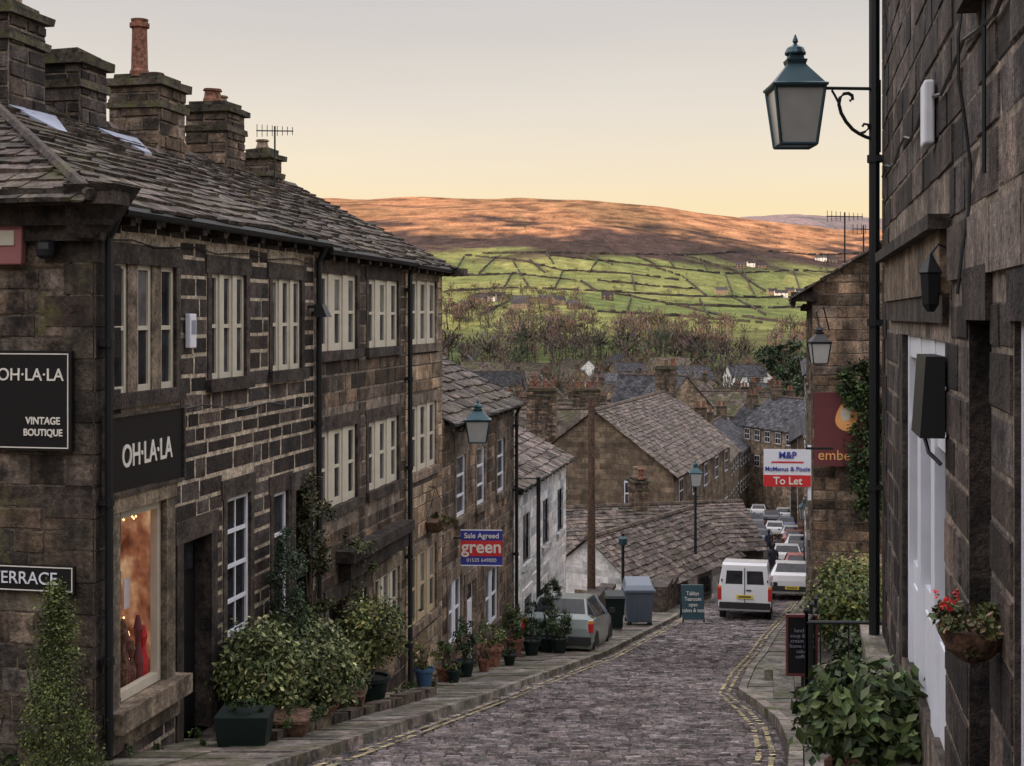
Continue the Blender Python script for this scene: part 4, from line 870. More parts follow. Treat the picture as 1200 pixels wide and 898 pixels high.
# ============================================================ VEHICLES
def vehicle(name,loc,yaw,paintc,kind='car',lights=True):
    base=Vector(loc); T=Thing(name,loc); pm='paint_%s'%name+str(len(M)); m,nt,b=nodes('car_paint'); nt.links.new(mixc(nt,nz(nt,2),tuple(x*.9 for x in paintc),paintc),b.inputs['Base Color']); b.inputs['Roughness'].default_value=.3; b.inputs['Coat Weight'].default_value=.5; M[pm]=m
    pitch=math.atan((Zs(loc[1]+2)-Zs(loc[1]-2))/4)
    f=Vector((math.sin(yaw),math.cos(yaw),0)); f=Vector((f.x,f.y,math.tan(pitch)*f.y)).normalized(); s=Vector((f.y,-f.x,0)).normalized(); up=s.cross(f)
    P=lambda x,y,z: base+f*x+s*y+up*z
    if kind=='van':
        ST=[(-2.12,.42,.95,1.0,.76,.74),(-2.1,.3,.98,1.72,.83,.70),(-2.02,.28,1.0,1.80,.84,.70),(.15,.25,1.02,1.84,.84,.70),(.45,.25,1.02,1.70,.84,.66),(.95,.25,1.0,1.18,.83,.70),(1.15,.25,.95,1.02,.82,.70),(1.85,.3,.80,.86,.79,.68),(2.0,.38,.66,.7,.72,.62)]
    else:
        ST=[(-2.0,.38,.70,.74,.74,.68),(-1.95,.28,.9,.95,.81,.7),(-1.8,.25,.95,1.06,.83,.68),(-1.4,.24,.95,1.40,.84,.58),(-.2,.22,.94,1.46,.84,.59),(.25,.22,.93,1.42,.84,.58),(1.0,.22,.91,.98,.83,.68),(1.75,.28,.78,.83,.79,.66),(1.98,.38,.6,.64,.72,.6)]
    body=T[('body',pm)]; rings=[]
    for x,zb,zm,zt,w,wt in ST: rings.append([P(x,-w*.93,zb),P(x,-w,zb+.18),P(x,-w,zm),P(x,-wt,zt),P(x,wt,zt),P(x,w,zm),P(x,w,zb+.18),P(x,w*.93,zb)])
    for a,b in zip(rings,rings[1:]):
        for k in range(8): body.face([a[k],a[(k+1)%8],b[(k+1)%8],b[k]])
    body.face(rings[0][::-1]); body.face(rings[-1])
    gl=T[('windows','glass')]
    def inset(q,i=.12,o=.008,j=None):
        q=[Vector(v) for v in q]; n=(q[1]-q[0]).cross(q[3]-q[0]).normalized(); c=sum(q,Vector())/4
        if n.dot(c-(base+up*.8))<0: n=-n
        gl.face([v+(c-v)*i+n*o for v in q])
    def gf(i,k): inset([rings[i][k],rings[i][k+1],rings[i+1][k+1],rings[i+1][k]])
    if kind=='van':
        for k in (2,4): gf(3,k); inset([P(-.7,(-1 if k==2 else 1)*.84,1.04),P(-.7,(-1 if k==2 else 1)*.70,1.7),P(.12,(-1 if k==2 else 1)*.70,1.7),P(.12,(-1 if k==2 else 1)*.84,1.04)],.08)
        inset([rings[4][3],rings[4][4],rings[5][4],rings[5][3]],.08)
        for a,b in ((-.62,-.06),(.06,.62)): inset([P(-2.108,a,1.12),P(-2.108,b,1.12),P(-2.105,b*.93,1.56),P(-2.105,a*.93,1.56)],.04,.012)
        T[('door_seam','rubber')].box(P(-2.125,-.012,.5),s*.024,-f*.01,up*1.15)
        T[('door_handle','rubber')].box(P(-2.125,.05,.92),s*.16,-f*.02,up*.04); T[('door_hinges','rubber')].box(P(-2.125,-.74,1.2),s*.04,-f*.02,up*.08); T[('door_hinges','rubber')].box(P(-2.125,.70,1.2),s*.04,-f*.02,up*.08)
        zl=(.62,1.0); xr=-2.13
    else:
        for i in (3,4):
            for k in (2,4): gf(i,k)
        for k in (2,4): inset([rings[5][k],rings[5][k+1],rings[6][k+1],rings[6][k]],.25); inset([rings[2][k],rings[2][k+1],rings[3][k+1],rings[3][k]],.25)
        inset([rings[2][3],rings[2][4],rings[3][4],rings[3][3]],.08); inset([rings[5][3],rings[5][4],rings[6][4],rings[6][3]],.08); zl=(.66,.86); xr=-2.0
    for sg in (-1,1):
        T[('tail_lamps','redlamp')].box(P(xr+.08,sg*.79-.06,zl[0]),s*.12,-f*.075,up*(zl[1]-zl[0])); T[('indicators','amber')].box(P(xr+.08,sg*.79-.055,zl[1]),s*.11,-f*.075,up*.07)
        T[('headlamps','chrome')].box(P(ST[-1][0]-.12,sg*.55-.14,.58),s*.28,f*.08,up*.14)
        T[('door_mirrors','rubber')].box(P(.75,sg*.93-.07,.96),s*.14,f*.08,up*.12)
        for wx in (-1.25,1.25):
            c=P(wx,sg*.72,.30); n=14
            for mk,r,wd in (('rubber',.30,.1),('chrome',.19,.105)):
                mb=T[('wheels_'+mk,mk)]; A=[c+s*sg*wd+(f*math.cos(k*6.283/n)+up*math.sin(k*6.283/n))*r for k in range(n)]; B=[c-s*sg*wd+(f*math.cos(k*6.283/n)+up*math.sin(k*6.283/n))*r for k in range(n)]
                mb.face(A); mb.face(B)
                for k in range(n): mb.face([A[k],A[(k+1)%n],B[(k+1)%n],B[k]])
            mb=T[('wheel_arches','rubber')]; mb.face([P(wx,sg*.842,.3)+(f*math.cos(k*3.1416/10)+up*math.sin(k*3.1416/10))*.37+s*sg*.004 for k in range(11)])
    T[('bumpers','rubber')].box(P(xr+.1,-.8,.36),s*1.6,-f*.16,up*.2); T[('bumpers','rubber')].box(P(ST[-1][0]-.1,-.76,.32),s*1.52,f*.1,up*.2)
    T[('number_plate','plate')].box(P(xr-.065 if kind!='van' else xr-.02,-.26,.44 if kind!='van' else .68),s*.52,-f*.012,up*.115)
    T[('number_plate_text','rubber')].box(P(xr-.08 if kind!='van' else xr-.034,-.2,.475 if kind!='van' else .715),s*.4,-f*.003,up*.045)
    T.done(bevel={'body':.035,'bumpers':.02},smooth=())
    return T
ya=math.atan(.206)
def gp(px,Y): return ((px-600)/F0*Y,Y,Zs(Y)+.02)
x,y,z=gp(875,45.5); vehicle('white_panel_van',(x,y,z),ya,(.80,.81,.83),'van')
x,y,z=gp(668,34.0); vehicle('parked_car',(x,y,z-.1),ya,(.24,.29,.28))
CC=[(927,54,(.7,.7,.7)),(938,62,(.45,.03,.03)),(922,72,(.7,.7,.72)),(938,76,(.05,.07,.12)),(935,86,(.6,.61,.62)),(931,95,(.3,.02,.02)),(880,88,(.04,.05,.08)),(893,97,(.06,.09,.16)),(876,99,(.05,.08,.14)),(928,103,(.5,.5,.52)),(908,108,(.7,.7,.7)),(868,110,(.3,.32,.34)),(852,118,(.7,.7,.7)),(885,118,(.08,.1,.14)),(921,114,(.08,.1,.2)),(845,127,(.62,.62,.62)),(872,126,(.5,.5,.5)),(904,124,(.05,.05,.06)),(918,128,(.6,.6,.6)),(886,107,(.04,.04,.05)),(862,104,(.55,.56,.58)),(889,134,(.6,.6,.6)),(858,136,(.1,.12,.2))]
for px,Y,c in CC: x,y,z=gp(px,Y); vehicle('parked_car',(x,y,z),ya-.02,c)
# ============================================================ people
def person(px,Y,coat='cloth',h=1.74,ph=0,turn=0):
    x,y,z=gp(px,Y); T=root('pedestrian',(x,y,z)); k=h/1.74
    me=bpy.data.meshes.new('body'); 
    J=[((0,0,.95),.15),((0,0,1.12),.145),((0,0,1.32),.17),((0,0,1.47),.085),((0,0,1.54),.055),((0,.01,1.62),.095),((0,.01,1.70),.08),
       ((.2,0,1.40),.07),((.25,.05,1.14),.05),((.24,.14*ph,.90),.038),((.24,.17*ph,.80),.03),((-.2,0,1.40),.07),((-.25,-.03,1.14),.05),((-.24,-.14*ph,.90),.038),((-.24,-.17*ph,.80),.03),
       ((.1,0,.86),.10),((.1,.12*ph,.48),.065),((.1,.02+.1*ph,.08),.045),((.1,.16+.1*ph,.04),.04),((-.1,0,.86),.10),((-.1,-.05*ph,.48),.065),((-.1,-.28*ph,.10),.045),((-.1,.1-.25*ph,.04),.04)]
    E=[(0,1),(1,2),(2,3),(3,4),(4,5),(5,6),(2,7),(7,8),(8,9),(9,10),(2,11),(11,12),(12,13),(13,14),(0,15),(15,16),(16,17),(17,18),(0,19),(19,20),(20,21),(21,22)]
    me.from_pydata([(a[0]*k,a[1]*k,a[2]*k) for a,_ in J],E,[]); ob=bpy.data.objects.new('body',me); sc.collection.objects.link(ob); ob.parent=T
    md=ob.modifiers.new('skin','SKIN'); sv=me.skin_vertices[0].data
    for i,(a,r) in enumerate(J): sv[i].radius=(r*k,r*.85*k)
    sv[0].use_root=True; sd=ob.modifiers.new('sub','SUBSURF'); sd.levels=1; sd.render_levels=1
    me.materials.append(M[coat])
    hd=MB(); hd.lathe((x,y+.01,z+1.56*k),[(.045,0),(.07,.03),(.082,.09),(.085,.14),(.06,.2),(.02,.225)],12); hd.abox(x-.012,x+.012,y+.08,y+.11,z+1.63*k,z+1.67*k); hd.build('head',M['skin'],T,smooth=True)
    hr=MB(); hr.lathe((x,y-.012,z+1.6*k),[(.075,0),(.094,.05),(.095,.11),(.07,.175),(.02,.2)],12); hr.build('hair',M['hair'],T,smooth=True)
    for sx,py_ in ((.24,.17),(-.24,-.17)):
        hn=MB(); c=Vector((x+sx*k,y+py_*ph*k,z+.76*k)); hn.tube([c+Vector((0,0,.04)),c,c+Vector((0,.01,-.05))],[.025,.034,.028],6)
        for q in range(4): hn.tube([c+Vector((0,-.025+.017*q,-.045)),c+Vector((0,-.02+.017*q,-.085)),c+Vector((0,-.01+.017*q,-.11))],.008,5)
        hn.tube([c+Vector((0,.03,-.01)),c+Vector((0,.05,-.045))],.009,5); hn.build('hand',M['skin'],T,smooth=True)
    T.rotation_euler=(0,0,turn)
person(906,64,'cloth',1.78,1,.2); person(897,68,'cloth2',1.65,-1,0); person(901,86,'cloth',1.7,1,0); person(911,78,'cloth2',1.7,1,0)
# ============================================================ street furniture
def bin_big(px,Y):
    x,y,z=gp(px,Y); z+=.12; T=Thing('large_wheeled_bin',(x,y,z)); b=T[('body','plas_gy')]; w,d=.42,.5
    b.hexa([(x-w*.85,y-d*.85,z+.12),(x+w*.85,y-d*.85,z+.12),(x+w*.85,y+d*.85,z+.12),(x-w*.85,y+d*.85,z+.12),(x-w,y-d,z+1.02),(x+w,y-d,z+1.02),(x+w,y+d,z+1.02),(x-w,y+d,z+1.02)])
    for k in range(5): a=x-w*.8+k*w*.38; T[('ribs','plas_gy')].box((a,y-d-.015,z+.2),(.03,0,0),(0,.03,0),(0,0,.75))
    T[('rim','plas_gy')].abox(x-w-.04,x+w+.04,y-d-.05,y+d+.04,z+1.02,z+1.08)
    T[('lid','plas_gy')].hexa([(x-w-.03,y-d-.03,z+1.08),(x+w+.03,y-d-.03,z+1.08),(x+w+.03,y+d,z+1.08),(x-w-.03,y+d,z+1.08),(x-w*.9,y-d*.7,z+1.2),(x+w*.9,y-d*.7,z+1.2),(x+w*.9,y+d,z+1.32),(x-w*.9,y+d,z+1.32)])
    for sx in (-.3,.3):
        for sy in (-.35,.35): T[('castors','rubber')].lathe((x+sx,y+sy,z-.0),[(.05,0),(.08,.03),(.08,.1),(.03,.13)],8)
    T.done(bevel={'body':.03,'lid':.03})
bin_big(748,40.5)
def wbin(px,Y,m='plas_gr',nm='wheelie_bin'):
    x,y,z=gp(px,Y); z+=.12; T=Thing(nm,(x,y,z)); T[('body',m)].hexa([(x-.2,y-.22,z+.05),(x+.2,y-.22,z+.05),(x+.2,y+.22,z+.05),(x-.2,y+.22,z+.05),(x-.28,y-.3,z+.92),(x+.28,y-.3,z+.92),(x+.28,y+.3,z+.92),(x-.28,y+.3,z+.92)])
    T[('lid',m)].hexa([(x-.3,y-.34,z+.92),(x+.3,y-.34,z+.92),(x+.3,y+.32,z+.92),(x-.3,y+.32,z+.92),(x-.26,y-.28,z+.98),(x+.26,y-.28,z+.98),(x+.26,y+.3,z+1.04),(x-.26,y+.3,z+1.04)]); T[('handle','rubber')].tube([(x-.2,y+.36,z+.95),(x+.2,y+.36,z+.95)],.02)
    for sx in (-.22,.22): T[('wheels','rubber')].tube([(x+sx-.03,y+.2,z+.1),(x+sx+.03,y+.2,z+.1)],.1,10)
    T.done()
wbin(720,38.5)
S=Thing('pavement_a_board',gp(813,43)); x,y,z=gp(811,42.0); z+=.12
S[('panel','teal')].hexa([(x-.34,y-.35,z+.08),(x+.34,y-.35,z+.08),(x+.34,y-.31,z+.08),(x-.34,y-.31,z+.08),(x-.34,y-.04,z+1.08),(x+.34,y-.04,z+1.08),(x+.34,y,z+1.08),(x-.34,y,z+1.08)]); S[('panel','teal')].hexa([(x-.34,y+.31,z+.08),(x+.34,y+.31,z+.08),(x+.34,y+.35,z+.08),(x-.34,y+.35,z+.08),(x-.34,y+.01,z+1.08),(x+.34,y+.01,z+1.08),(x+.34,y+.04,z+1.08),(x-.34,y+.04,z+1.08)])
for sx in (-.34,.30):
    for sy in (-.36,.3): S[('legs','iron')].box((x+sx,y+sy,z),(.04,0,0),(0,.04,0),(0,0,.12))
nn=Vector((0,-1,.31)).normalized(); text('Tabbys\nTearoom\nopen\ncakes & teas',(x,y-.23,z+.6),.17,(1,0,0),nn,M['signw'],S.r,ext=.001,sx=.8); S.done()
x,y,z=gp(693,43); S=Thing('telegraph_pole',(x,y,z)); S[('pole','wood')].tube([(x,y,z-.3),(x,y,W(0,465,43).z)],[.14,.10],12,(.75,.8,.85)); S[('crossarm','wood')].box((x-.12,y-.1,W(0,476,43).z),(.3,0,0),(0,.1,0),(0,0,.12))
for dz in (0,.3,.6): S[('steps','iron')].tube([(x-.16,y,-3.6-dz*2),(x+.16,y,-3.6-dz*2)],.012,4)
for tgt in ((0.0,30,-2.2),(-.5,27,-1.9),(9,60,-6),(2,61,-4.6)):
    a=Vector((x,y,W(0,470,43).z)); b=Vector(tgt); S[('wires','iron')].tube([a+(b-a)*k/10-Vector((0,0,.4*math.sin(3.1416*k/10))) for k in range(11)],.008,3)
S.done()
def lamppost(px,Y,pyt,w=.46):
    x,y,z=gp(px,Y); zt=W(0,pyt,Y).z; T=Thing('street_lamp',(x,y,z)); hb=zt-.9
    T[('column','iron')].lathe((x,y,z),[(.14,0),(.14,.5),(.09,.6),(.09,.8),(.06,.9),(.045,hb-z-.1),(.06,hb-z-.05),(.03,hb-z)],12); T[('ladder_bar','iron')].tube([(x-.3,y,hb-.35),(x+.3,y,hb-.35)],.018); lantern(T,(x,y,hb+.04),w,.5); T.done()
lamppost(815,51.5,543); lamppost(943,60,585)
x,y,z=gp(730,44.5); S=Thing('sign_post',(x,y,z)); S[('post','iron')].tube([(x,y,z),(x,y,W(0,625,44.5).z)],.05,8); S[('finial','teal')].lathe((x,y,W(0,640,44.5).z),[(.06,0),(.14,.05),(.14,.25),(.06,.32)],8); S.done()
x,y,z=gp(631,33.2); S=Thing('lamp_column',(x,y,z)); S[('post','iron')].tube([(x,y,z),(x,y,W(0,560,33).z)],.05,8); S[('bracket','iron')].tube([(x,y,W(0,562,33).z),(x-.4,y,W(0,562,33).z)],.02); S.done()
blkwall('roadside_stone_wall',[(kl(y)-.55,y,Zs(y)) for y in (45.5,52,60,68,76)],.95,.4,stone='brown_stone',ch=.22,bw=.4)
blkwall('garden_stone_wall',[(2.5,41.2,Zs(41)),(3.4,45.2,Zs(45))],.8,.4,ch=.22,bw=.4)
S=Thing('wooden_fence',(7.5,58,-12)); 
for k in range(22): y=57+k*.35; x=kl(y)-2.2; S[('boards','wood')].box((x,y,Zs(y)+.3),(.03,.02,0),(.06,.32,0),(0,0,1.5),tone(.9,1.8))
for zz in (.6,1.4): S[('rails','wood')].tube([(kl(57)-2.15,57,Zs(57)+zz),(kl(64.6)-2.15,64.6,Zs(64.6)+zz)],.04,4)
S.done()
# ============================================================ VILLAGE HOUSES
def house(cx,cy,ze,L,D,rise,rdir,wall='wall_far',roof='slate_far_br',name='stone_house',geo=False,chs=(-.42,.42),rows=2,paint='white',wins=True,wsp=2.4,hw=1.15,down=8,chm='brown_stone',ch_h=1.3,potn=3,cw=.7,cl=1.1):
    rd=Vector((rdir[0],rdir[1],0)).normalized(); pn=Vector((rd.y,-rd.x,0)); c=Vector((cx,cy,0)); T=Thing(name,(cx,cy,ze))
    w=T[('walls',wall)]; zb=min(G(cx,cy),ze-2.2)-down*.3; wt=U(.75,1.25) if wall!='whitewash' else 1
    sides=[(c-rd*L/2+pn*D/2,rd,L,False),(c+rd*L/2+pn*D/2,-pn,D,True),(c+rd*L/2-pn*D/2,-rd,L,False),(c-rd*L/2-pn*D/2,pn,D,True)]
    for o,d,l,gb in sides:
        F=Fr((o.x,o.y),d)
        if gb: w.face([F.P(0,zb),F.P(l,zb),F.P(l,ze),F.P(l/2,ze+rise),F.P(0,ze)],(wt,wt,wt))
        else: w.face([F.P(0,zb),F.P(l,zb),F.P(l,ze),F.P(0,ze)],(wt,wt,wt))
        if wins and not(F.n.y>.75):
            n=max(1,int(l/wsp))
            for r in range(rows):
                zt=ze-.35-r*2.6
                for k in range(n):
                    u=l*(k+.5)/n; ww=.5 if not gb else .42
                    if gb and n>1 and k not in (0,n-1): continue
                    fbox(T[('window_surrounds','dressed')],F,u-ww-.12,u+ww+.12,zt-hw-.15,zt+.15,-.05,.04); fbox(T[('window_frames',paint)],F,u-ww,u+ww,zt-hw,zt,-.02,.055)
                    for (p,q) in ((-.9,-.06),(.06,.9)):
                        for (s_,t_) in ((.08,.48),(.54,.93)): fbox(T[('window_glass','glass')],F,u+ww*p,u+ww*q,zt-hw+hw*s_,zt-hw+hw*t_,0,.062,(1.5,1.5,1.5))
    ov=.2; S_=math.hypot(D/2+ov,rise*(1+ov/(D/2)))
    for sg in (1,-1):
        o=c-rd*sg*(L/2+.15)+pn*sg*(D/2+ov); P=Vector((o.x,o.y,ze-ov*rise/(D/2)+.03)); up=Vector((-pn.x*sg*D/2,-pn.y*sg*D/2,rise)).normalized(); A=rd*sg
        if geo: slates(T[('roof_slates',roof)],P,A,up,L+.3,S_,.24,.38,tr=(.6,1.4))
        else:
            tt=U(.6,1.6); T[('roof',roof)].hexa([P-Vector((0,0,.1)),P+A*(L+.3)-Vector((0,0,.1)),P+A*(L+.3)+up*S_-Vector((0,0,.1)),P+up*S_-Vector((0,0,.1)),P,P+A*(L+.3),P+A*(L+.3)+up*S_,P+up*S_],(tt,tt,tt))
    a=c-rd*(L/2+.16); b=c+rd*(L/2+.16); T[('ridge','dressed_dk')].tube([(a.x,a.y,ze+rise+.04),(b.x,b.y,ze+rise+.04)],.11,6,(1.8,1.7,1.6))
    for f in chs:
        p=c+rd*L*f; 
        if cy<110: chimney(T,p.x,p.y,ze+rise-.5,ze+rise+ch_h,cw,cl,(pn.x,pn.y),[((k/(max(1,potn-1))-.5)*.75 if potn>1 else 0,.45,.13,('terra' if k%2 else 'buffpot')) for k in range(potn)],stone=chm)
        else:
            k_=T[('chimney_stack','wall_far_dk')]; o=p-rd*.4-pn*.5; k_.box((o.x,o.y,ze+rise-.5),rd*.8,pn*1.0,(0,0,.5+ch_h*.8)); o=p-rd*.46-pn*.56; k_.box((o.x,o.y,ze+rise+ch_h*.8),rd*.92,pn*1.12,(0,0,.12))
            for q in (-.25,.25): T[('chimney_pots','terra')].lathe((p.x+pn.x*q,p.y+pn.y*q,ze+rise+ch_h*.8+.1),[(.16,0),(.13,.5),(.15,.55)],8)
    T.done(); return T
a=W(697,482,62); rd=Vector((.3,.95,0)).normalized(); ctr=Vector((a.x,a.y,0))+rd*8.5
house(ctr.x,ctr.y,a.z-2.75,17,7.2,2.75,(.3,.95),wall='wall_far',roof='slate_br',geo=True,chs=(.48,),wsp=3.2,potn=2,name='stone_gabled_house')
a=W(690,630,47.5); rd=Vector((.52,.85,0)).normalized(); ctr=Vector((a.x,a.y,0))+rd*4.4
house(ctr.x,ctr.y,a.z-1.65,8.8,3.9,1.6,(.52,.85),wall='whitewash',roof='slate_br',geo=True,chs=(),rows=1,paint='blackp',name='whitewashed_outbuilding',hw=.8,wsp=2.0)
a=W(722,600,56); house(a.x+1,a.y+1,a.z-1.4,9,5,1.5,(1,.25),wall='wall_far_dk',roof='slate_br',geo=True,chs=(-.42,.0),potn=2,cw=.6,cl=.8,ch_h=1.0)
a=W(655,505,88); house(a.x-1.0,a.y,W(0,522,88).z,10,7,2.3,(1,.05),wall='wall_far',roof='slate_far_br',chs=())
for px,Y in ((635,84),(687,92)):
    a=W(px,470,Y); T=Thing('chimney_stack',(a.x,a.y,a.z)); chimney(T,a.x,a.y,W(0,520,Y).z,W(0,458,Y).z,1.8,.9,(.1,1),(),stone='brown_stone')
    for k in range(4): T[('pots','terra')].lathe((a.x-.65+k*.43,a.y,W(0,458,Y).z+.15),[(.15,0),(.12,.4),(.15,.42),(.13,.5)],10)
    T.done()
a=W(690,500,95); house(a.x,a.y,W(0,508,95).z,9,7,2.0,(1,.1),wall='wall_far_dk',roof='slate_far_br',chs=())
a=W(765,480,150); house(a.x,a.y,W(0,472,150).z,7.5,7,3,(1,-.35),wall='wall_far',roof='slate_far',chs=(.2,))
a=W(783,480,143); house(a.x+.5,a.y,W(0,474,143).z,8,5.5,3.1,(-.25,1),wall='wall_far',roof='slate_far',chs=())
a=W(843,490,170); house(a.x,a.y,W(0,484,170).z,9.5,6,2.7,(1,.08),wall='wall_far',roof='slate_far_br',chs=(-.45,.45),wsp=1.6)
a=W(873,430,330); house(a.x,a.y,W(0,440,330).z,9,6,2.6,(1,.2),wall='whitewash',roof='slate_far',chs=(-.4,),name='white_house')
a=W(815,530,118); house(a.x,a.y,W(0,532,118).z,11,6.5,2.6,(.25,1),wall='wall_far',roof='slate_far_br',chs=(-.4,.4),wsp=2)
a=W(838,520,140); house(a.x,a.y,W(0,522,140).z,12,6.5,2.6,(.3,1),wall='wall_far_dk',roof='slate_far',chs=(-.4,.4),wsp=2)
for i,(px,Y,pe,L,rdx) in enumerate(((893,150,507,11,(-.55,.85)),(880,172,492,11,(-.5,.9)),(912,138,500,10,(-.35,.95)))):
    a=W(px,500,Y); house(a.x+2,a.y,W(0,pe,Y).z,L,7,2.8,rdx,wall='wall_far_dk' if i%2 else 'wall_far',roof='slate_far' if i!=1 else 'slate_far_br',chs=(-.4,.4),wsp=1.9)
for (y0,y1,zt,wm) in ((38,50,-1.6,'wall_far_dk'),(50.2,64,-3.4,'wall_far_dk'),(64.2,80,-5.6,'wall_far'),(80.2,96,-7.2,'wall_far_dk'),(96.2,114,-8.6,'wall_far'),(114.2,130,-10.6,'wall_far_dk')):
    ym=(y0+y1)/2; x=kr(ym)+2.2+3.5-(1.5 if y0<45 else 1.6); house(x,ym,zt,(y1-y0)*1.02,7,2.3,(.206,1),wall=wm,roof='slate_far',chs=(-.3,.4),rows=3,wsp=2.3,name='terraced_house')
for (y0,y1,zt,wm) in ((82,96,-9.8,'wall_far'),(96.5,110,-11.2,'wall_far_dk')):
    ym=(y0+y1)/2; x=kl(ym)-2.2-3.2; house(x,ym,zt,(y1-y0)*1.02,6.5,2.2,(.17,1),wall=wm,roof='slate_far_br',chs=(-.3,.4),rows=2,wsp=2.3,name='terraced_house')
random.seed(5)
HL=[(610,190),(650,175),(700,205),(735,190),(625,235),(668,250),(712,262),(755,240),(805,215),(850,260),(890,240),(925,250),(590,210),(770,205),(640,270),(730,285),(790,260),(830,230)]
for Y in (310,365,425,490,560):
    px=552+U(0,20)
    while px<940: 
        if R()<.80 and not (Y>480 and R()<.35): HL.append((px+U(-8,8),Y+U(-20,20)))
        px+=U(48,92)*330/Y+8
for (px,Y) in HL:
    x=(px-600)/F0*Y; g=G(x,Y); house(x,Y,g+U(5.0,8.0),U(7,20),U(6,8.5),U(2.4,3.8),(1,U(-.7,.7)) if R()<.5 else (U(-.6,.6),1),wall=random.choice(['wall_far','wall_far','wall_far_dk','whitewash','wall_far']),roof=random.choice(['slate_far','slate_far_br','slate_far_br']),chs=(-.42,.42) if R()<.7 else (.42,),down=4,wsp=2.8 if Y<400 else 3.4)
for px,py,wh in ((575,353,1),(583,352,0),(640,356,0),(655,358,0),(880,313,1),(893,315,0),(925,345,0),(938,346,1),(950,343,0),(905,346,0),(962,306,1),(868,315,0),(610,357,0),(990,345,1),(395,229,0),(430,231,0),(712,352,0),(610,362,0),(672,362,0),(560,355,0),(845,345,0),(975,308,0),(915,348,1)):
    q=cast(px,py)
    if q: house(q[0],q[1],q[2]+4.5,U(10,17),8,3.2,(1,U(-.3,.3)),wall='whitewash' if wh else random.choice(['wall_far_dk','wall_far']),roof='slate_far',chs=(.4,),name='farmhouse',down=4,wsp=4)
# ============================================================ TREES
def bare_tree(mb,x,y,z,h,pal,n=150,w=.4,tw=1.0):
    b=Vector((x,y,z)); top=b+Vector((U(-.5,.5),U(-.5,.5),h*.55)); k=random.choice(pal); t=U(.6,1.4); k=tuple(c*t for c in k)
    mb.tube([b,b+Vector((0,0,h*.25)),top],[h*.022,h*.016,h*.008],4,tuple(c*.7 for c in k))
    for i in range(n):
        a=U(0,6.283); el=U(-.15,1); r=math.sqrt(max(0,1-el*el)); d=Vector((math.cos(a)*r,math.sin(a)*r,el)); s=U(.15,.95)
        c=b+Vector((0,0,h*.5)); p=c+Vector((d.x*h*w,d.y*h*w,d.z*h*.5))*s; q=p+Vector((d.x,d.y,abs(d.z)+.5)).normalized()*h*U(.08,.18)
        sd=Vector((U(-1,1),U(-1,1),U(-.3,.3))).normalized()*h*.012*tw; mb.face([p-sd,p+sd,q],tuple(c_*U(.8,1.2) for c_ in k))
    for i in range(7):
        a=U(0,6.283); p=b+Vector((0,0,h*U(.25,.45))); q=p+Vector((math.cos(a)*h*w*.8,math.sin(a)*h*w*.8,h*U(.15,.4))); mb.tube([p,q],[h*.008,h*.003],3,tuple(c*.7 for c in k))
wd=MB(); BR=[(.115,.088,.08),(.09,.072,.07),(.14,.105,.086),(.10,.09,.078),(.075,.08,.058)]  # twig browns lightened, valley haze put into the colour
random.seed(9)
for k in range(950):
    Y=U(590,1090); px=U(505,1040); x=(px-600)/F0*Y
    dn=noise.noise(Vector((x/70,Y/70,4)))
    if dn<-.08: continue
    if px>800 and Y>780 and R()<.65: continue
    if px>700 and Y>960: continue
    bare_tree(wd,x,Y,G(x,Y),U(7,18)*(1+.5*dn),BR,80,.36,2.2)
for k in range(120):
    q=cast(U(520,1030),U(300,385)); 
    if q: bare_tree(wd,q[0],q[1],q[2],U(5,9),BR,45,.5,4.0)
for k in range(300):
    q=cast(U(515,690),U(345,385)) if k%2 else cast(U(560,1010),U(266,300)); 
    if q: bare_tree(wd,q[0],q[1],q[2],U(8,14) if k%2 else U(3,5),BR,60,.45,3.0)
wd.build('distant_bare_woodland',M['twig'])
vt=MB()
for px,Y,h in ((590,180,8),(640,210,8),(720,175,7),(760,205,8),(800,240,9),(610,270,9)):
    x=(px-600)/F0*Y; bare_tree(vt,x,Y,G(x,Y),h,BR,240,.42,1.2)
for k in range(75):
    Y=U(280,590); px=U(545,940); x=(px-600)/F0*Y; bare_tree(vt,x,Y,G(x,Y),U(7,13),BR,150,.42,1.5)
vt.build('bare_village_trees',M['twig'])
def evergreen(px,Y,h,r,name='pine_tree'):
    x=(px-600)/F0*Y; z=G(x,Y); T=Thing(name,(x,Y,z)); T[('trunk','bark')].tube([(x,Y,z),(x,Y,z+h*.9)],[h*.03,h*.008],7)
    for k in range(6): a=U(0,6.28); T[('limbs','bark')].tube([(x,Y,z+h*(.3+.1*k)),(x+math.cos(a)*r*.7,Y+math.sin(a)*r*.7,z+h*(.4+.1*k))],[h*.01,h*.004],4)
    for k in range(9):
        a=U(0,6.28); rr=U(0,.6)*r; leaves(T[('crown','leaf')],(x+math.cos(a)*rr,Y+math.sin(a)*rr,z+h*U(.4,.95)),(r*.5,r*.5,h*.12),330,h*.045,DRK)
    T.done()
evergreen(918,330,17,6.5); evergreen(938,300,16,5.5); evergreen(905,380,15,5.5); evergreen(745,300,8,2.5); evergreen(550,360,9,3,'yew_tree'); evergreen(850,215,6,2,'yew_tree'); evergreen(930,220,13,4)
S=Thing('street_tree_hedge',gp(838,72)); c=Vector(gp(838,72)); leaves(S[('foliage','leaf')],c+Vector((-1.5,0,1.2)),(1.2,3,1.1),2500,.2,DRK+GRN); S[('stem','bark')].tube([c+Vector((-1.5,0,0)),c+Vector((-1.5,0,1.4))],.08); S.done()
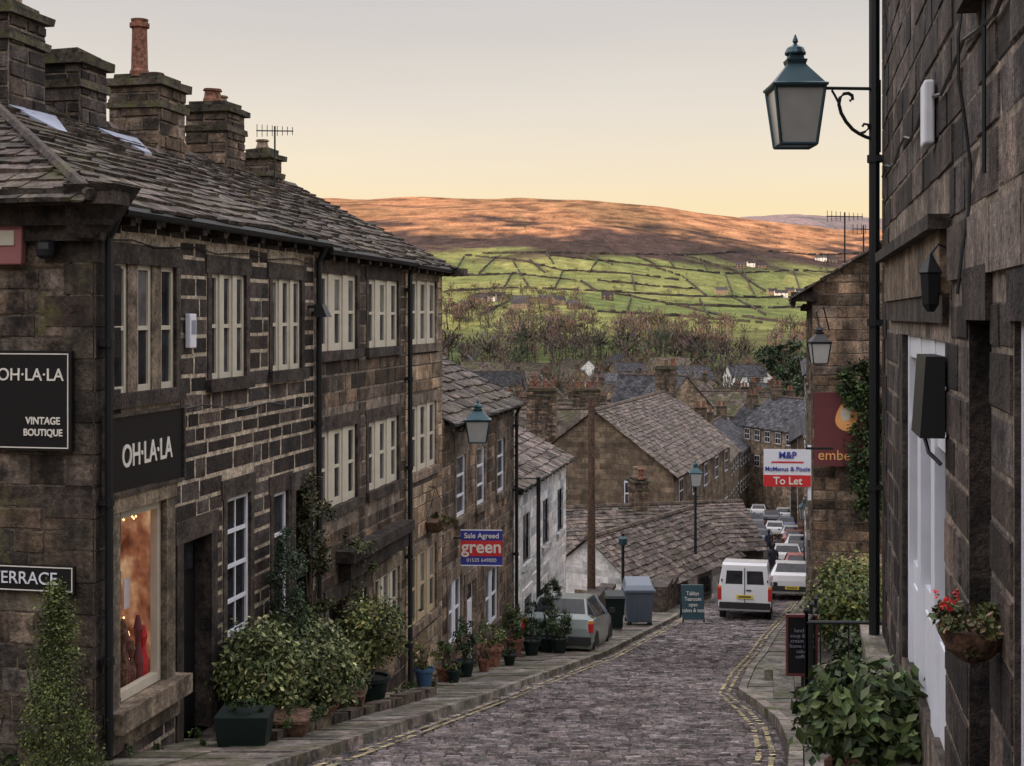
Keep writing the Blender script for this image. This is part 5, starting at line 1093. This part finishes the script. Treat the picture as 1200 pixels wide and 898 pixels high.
# ============================================================ LIGHT
EL=math.radians(10); az=math.atan2(-.80,-.60)
w=bpy.data.worlds.new('World'); sc.world=w; w.use_nodes=True; nt=w.node_tree; bg=nt.nodes['Background']
sky=N(nt,'ShaderNodeTexSky',sky_type='NISHITA'); sky.sun_disc=False; sky.sun_elevation=EL; sky.sun_rotation=az; sky.air_density=1.5; sky.dust_density=3
tc=N(nt,'ShaderNodeTexCoord'); sp=N(nt,'ShaderNodeSeparateXYZ'); nt.links.new(tc.outputs['Generated'],sp.inputs[0])
cr=N(nt,'ShaderNodeValToRGB'); nt.links.new(sp.outputs[2],cr.inputs[0]); e=cr.color_ramp.elements
k_=.36
def cc3(c): return (c[0]*k_,c[1]*k_,c[2]*k_,1)
e[0].position=0; e[0].color=cc3((.95,.68,.40)); e[1].position=1; e[1].color=cc3((2.4,2.3,2.4))
for p,c in ((.075,(1.04,.85,.54)),(.105,(.99,.85,.65)),(.15,(.87,.79,.70)),(.225,(.69,.65,.64)),(.30,(.9,.88,.9)),(.5,(2.0,1.92,2.0))): x=e.new(p); x.color=cc3(c)
mp=N(nt,'ShaderNodeMapping'); nt.links.new(tc.outputs['Generated'],mp.inputs[0]); mp.inputs['Scale'].default_value=(1.2,1.2,9)
nn_=nz(nt,1.3,4,.55,mp.outputs[0]); cl=mixc(nt,nn_,(.90,.90,.92),(1.1,1.1,1.08))
ramp=mixc(nt,1,cr.outputs[0],cl,'MULTIPLY')
sc10=mixc(nt,1,ramp,(9.6/k_,9.6/k_,9.6/k_),'MULTIPLY')
col=mixc(nt,.12,sc10,sky.outputs[0])
nt.links.new(col,bg.inputs['Color']); bg.inputs['Strength'].default_value=.105
sl=bpy.data.lights.new('sun','SUN'); sl.energy=4.8; sl.angle=math.radians(.5); sl.color=(1,.68,.45); so=bpy.data.objects.new('sun',sl); sc.collection.objects.link(so)
to=Vector((-.80*math.cos(EL),-.60*math.cos(EL),math.sin(EL))); so.rotation_euler=to.to_track_quat('Z','Y').to_euler(); so.location=(-50,-40,60)
cam=bpy.data.cameras.new('camera'); co=bpy.data.objects.new('camera',cam); sc.collection.objects.link(co); co.location=(0,0,0); co.rotation_euler=(math.pi/2,0,0)
cam.sensor_width=36; cam.lens=48; cam.shift_y=-79/1200; cam.clip_start=.1; cam.clip_end=20000; sc.camera=co
print('done')
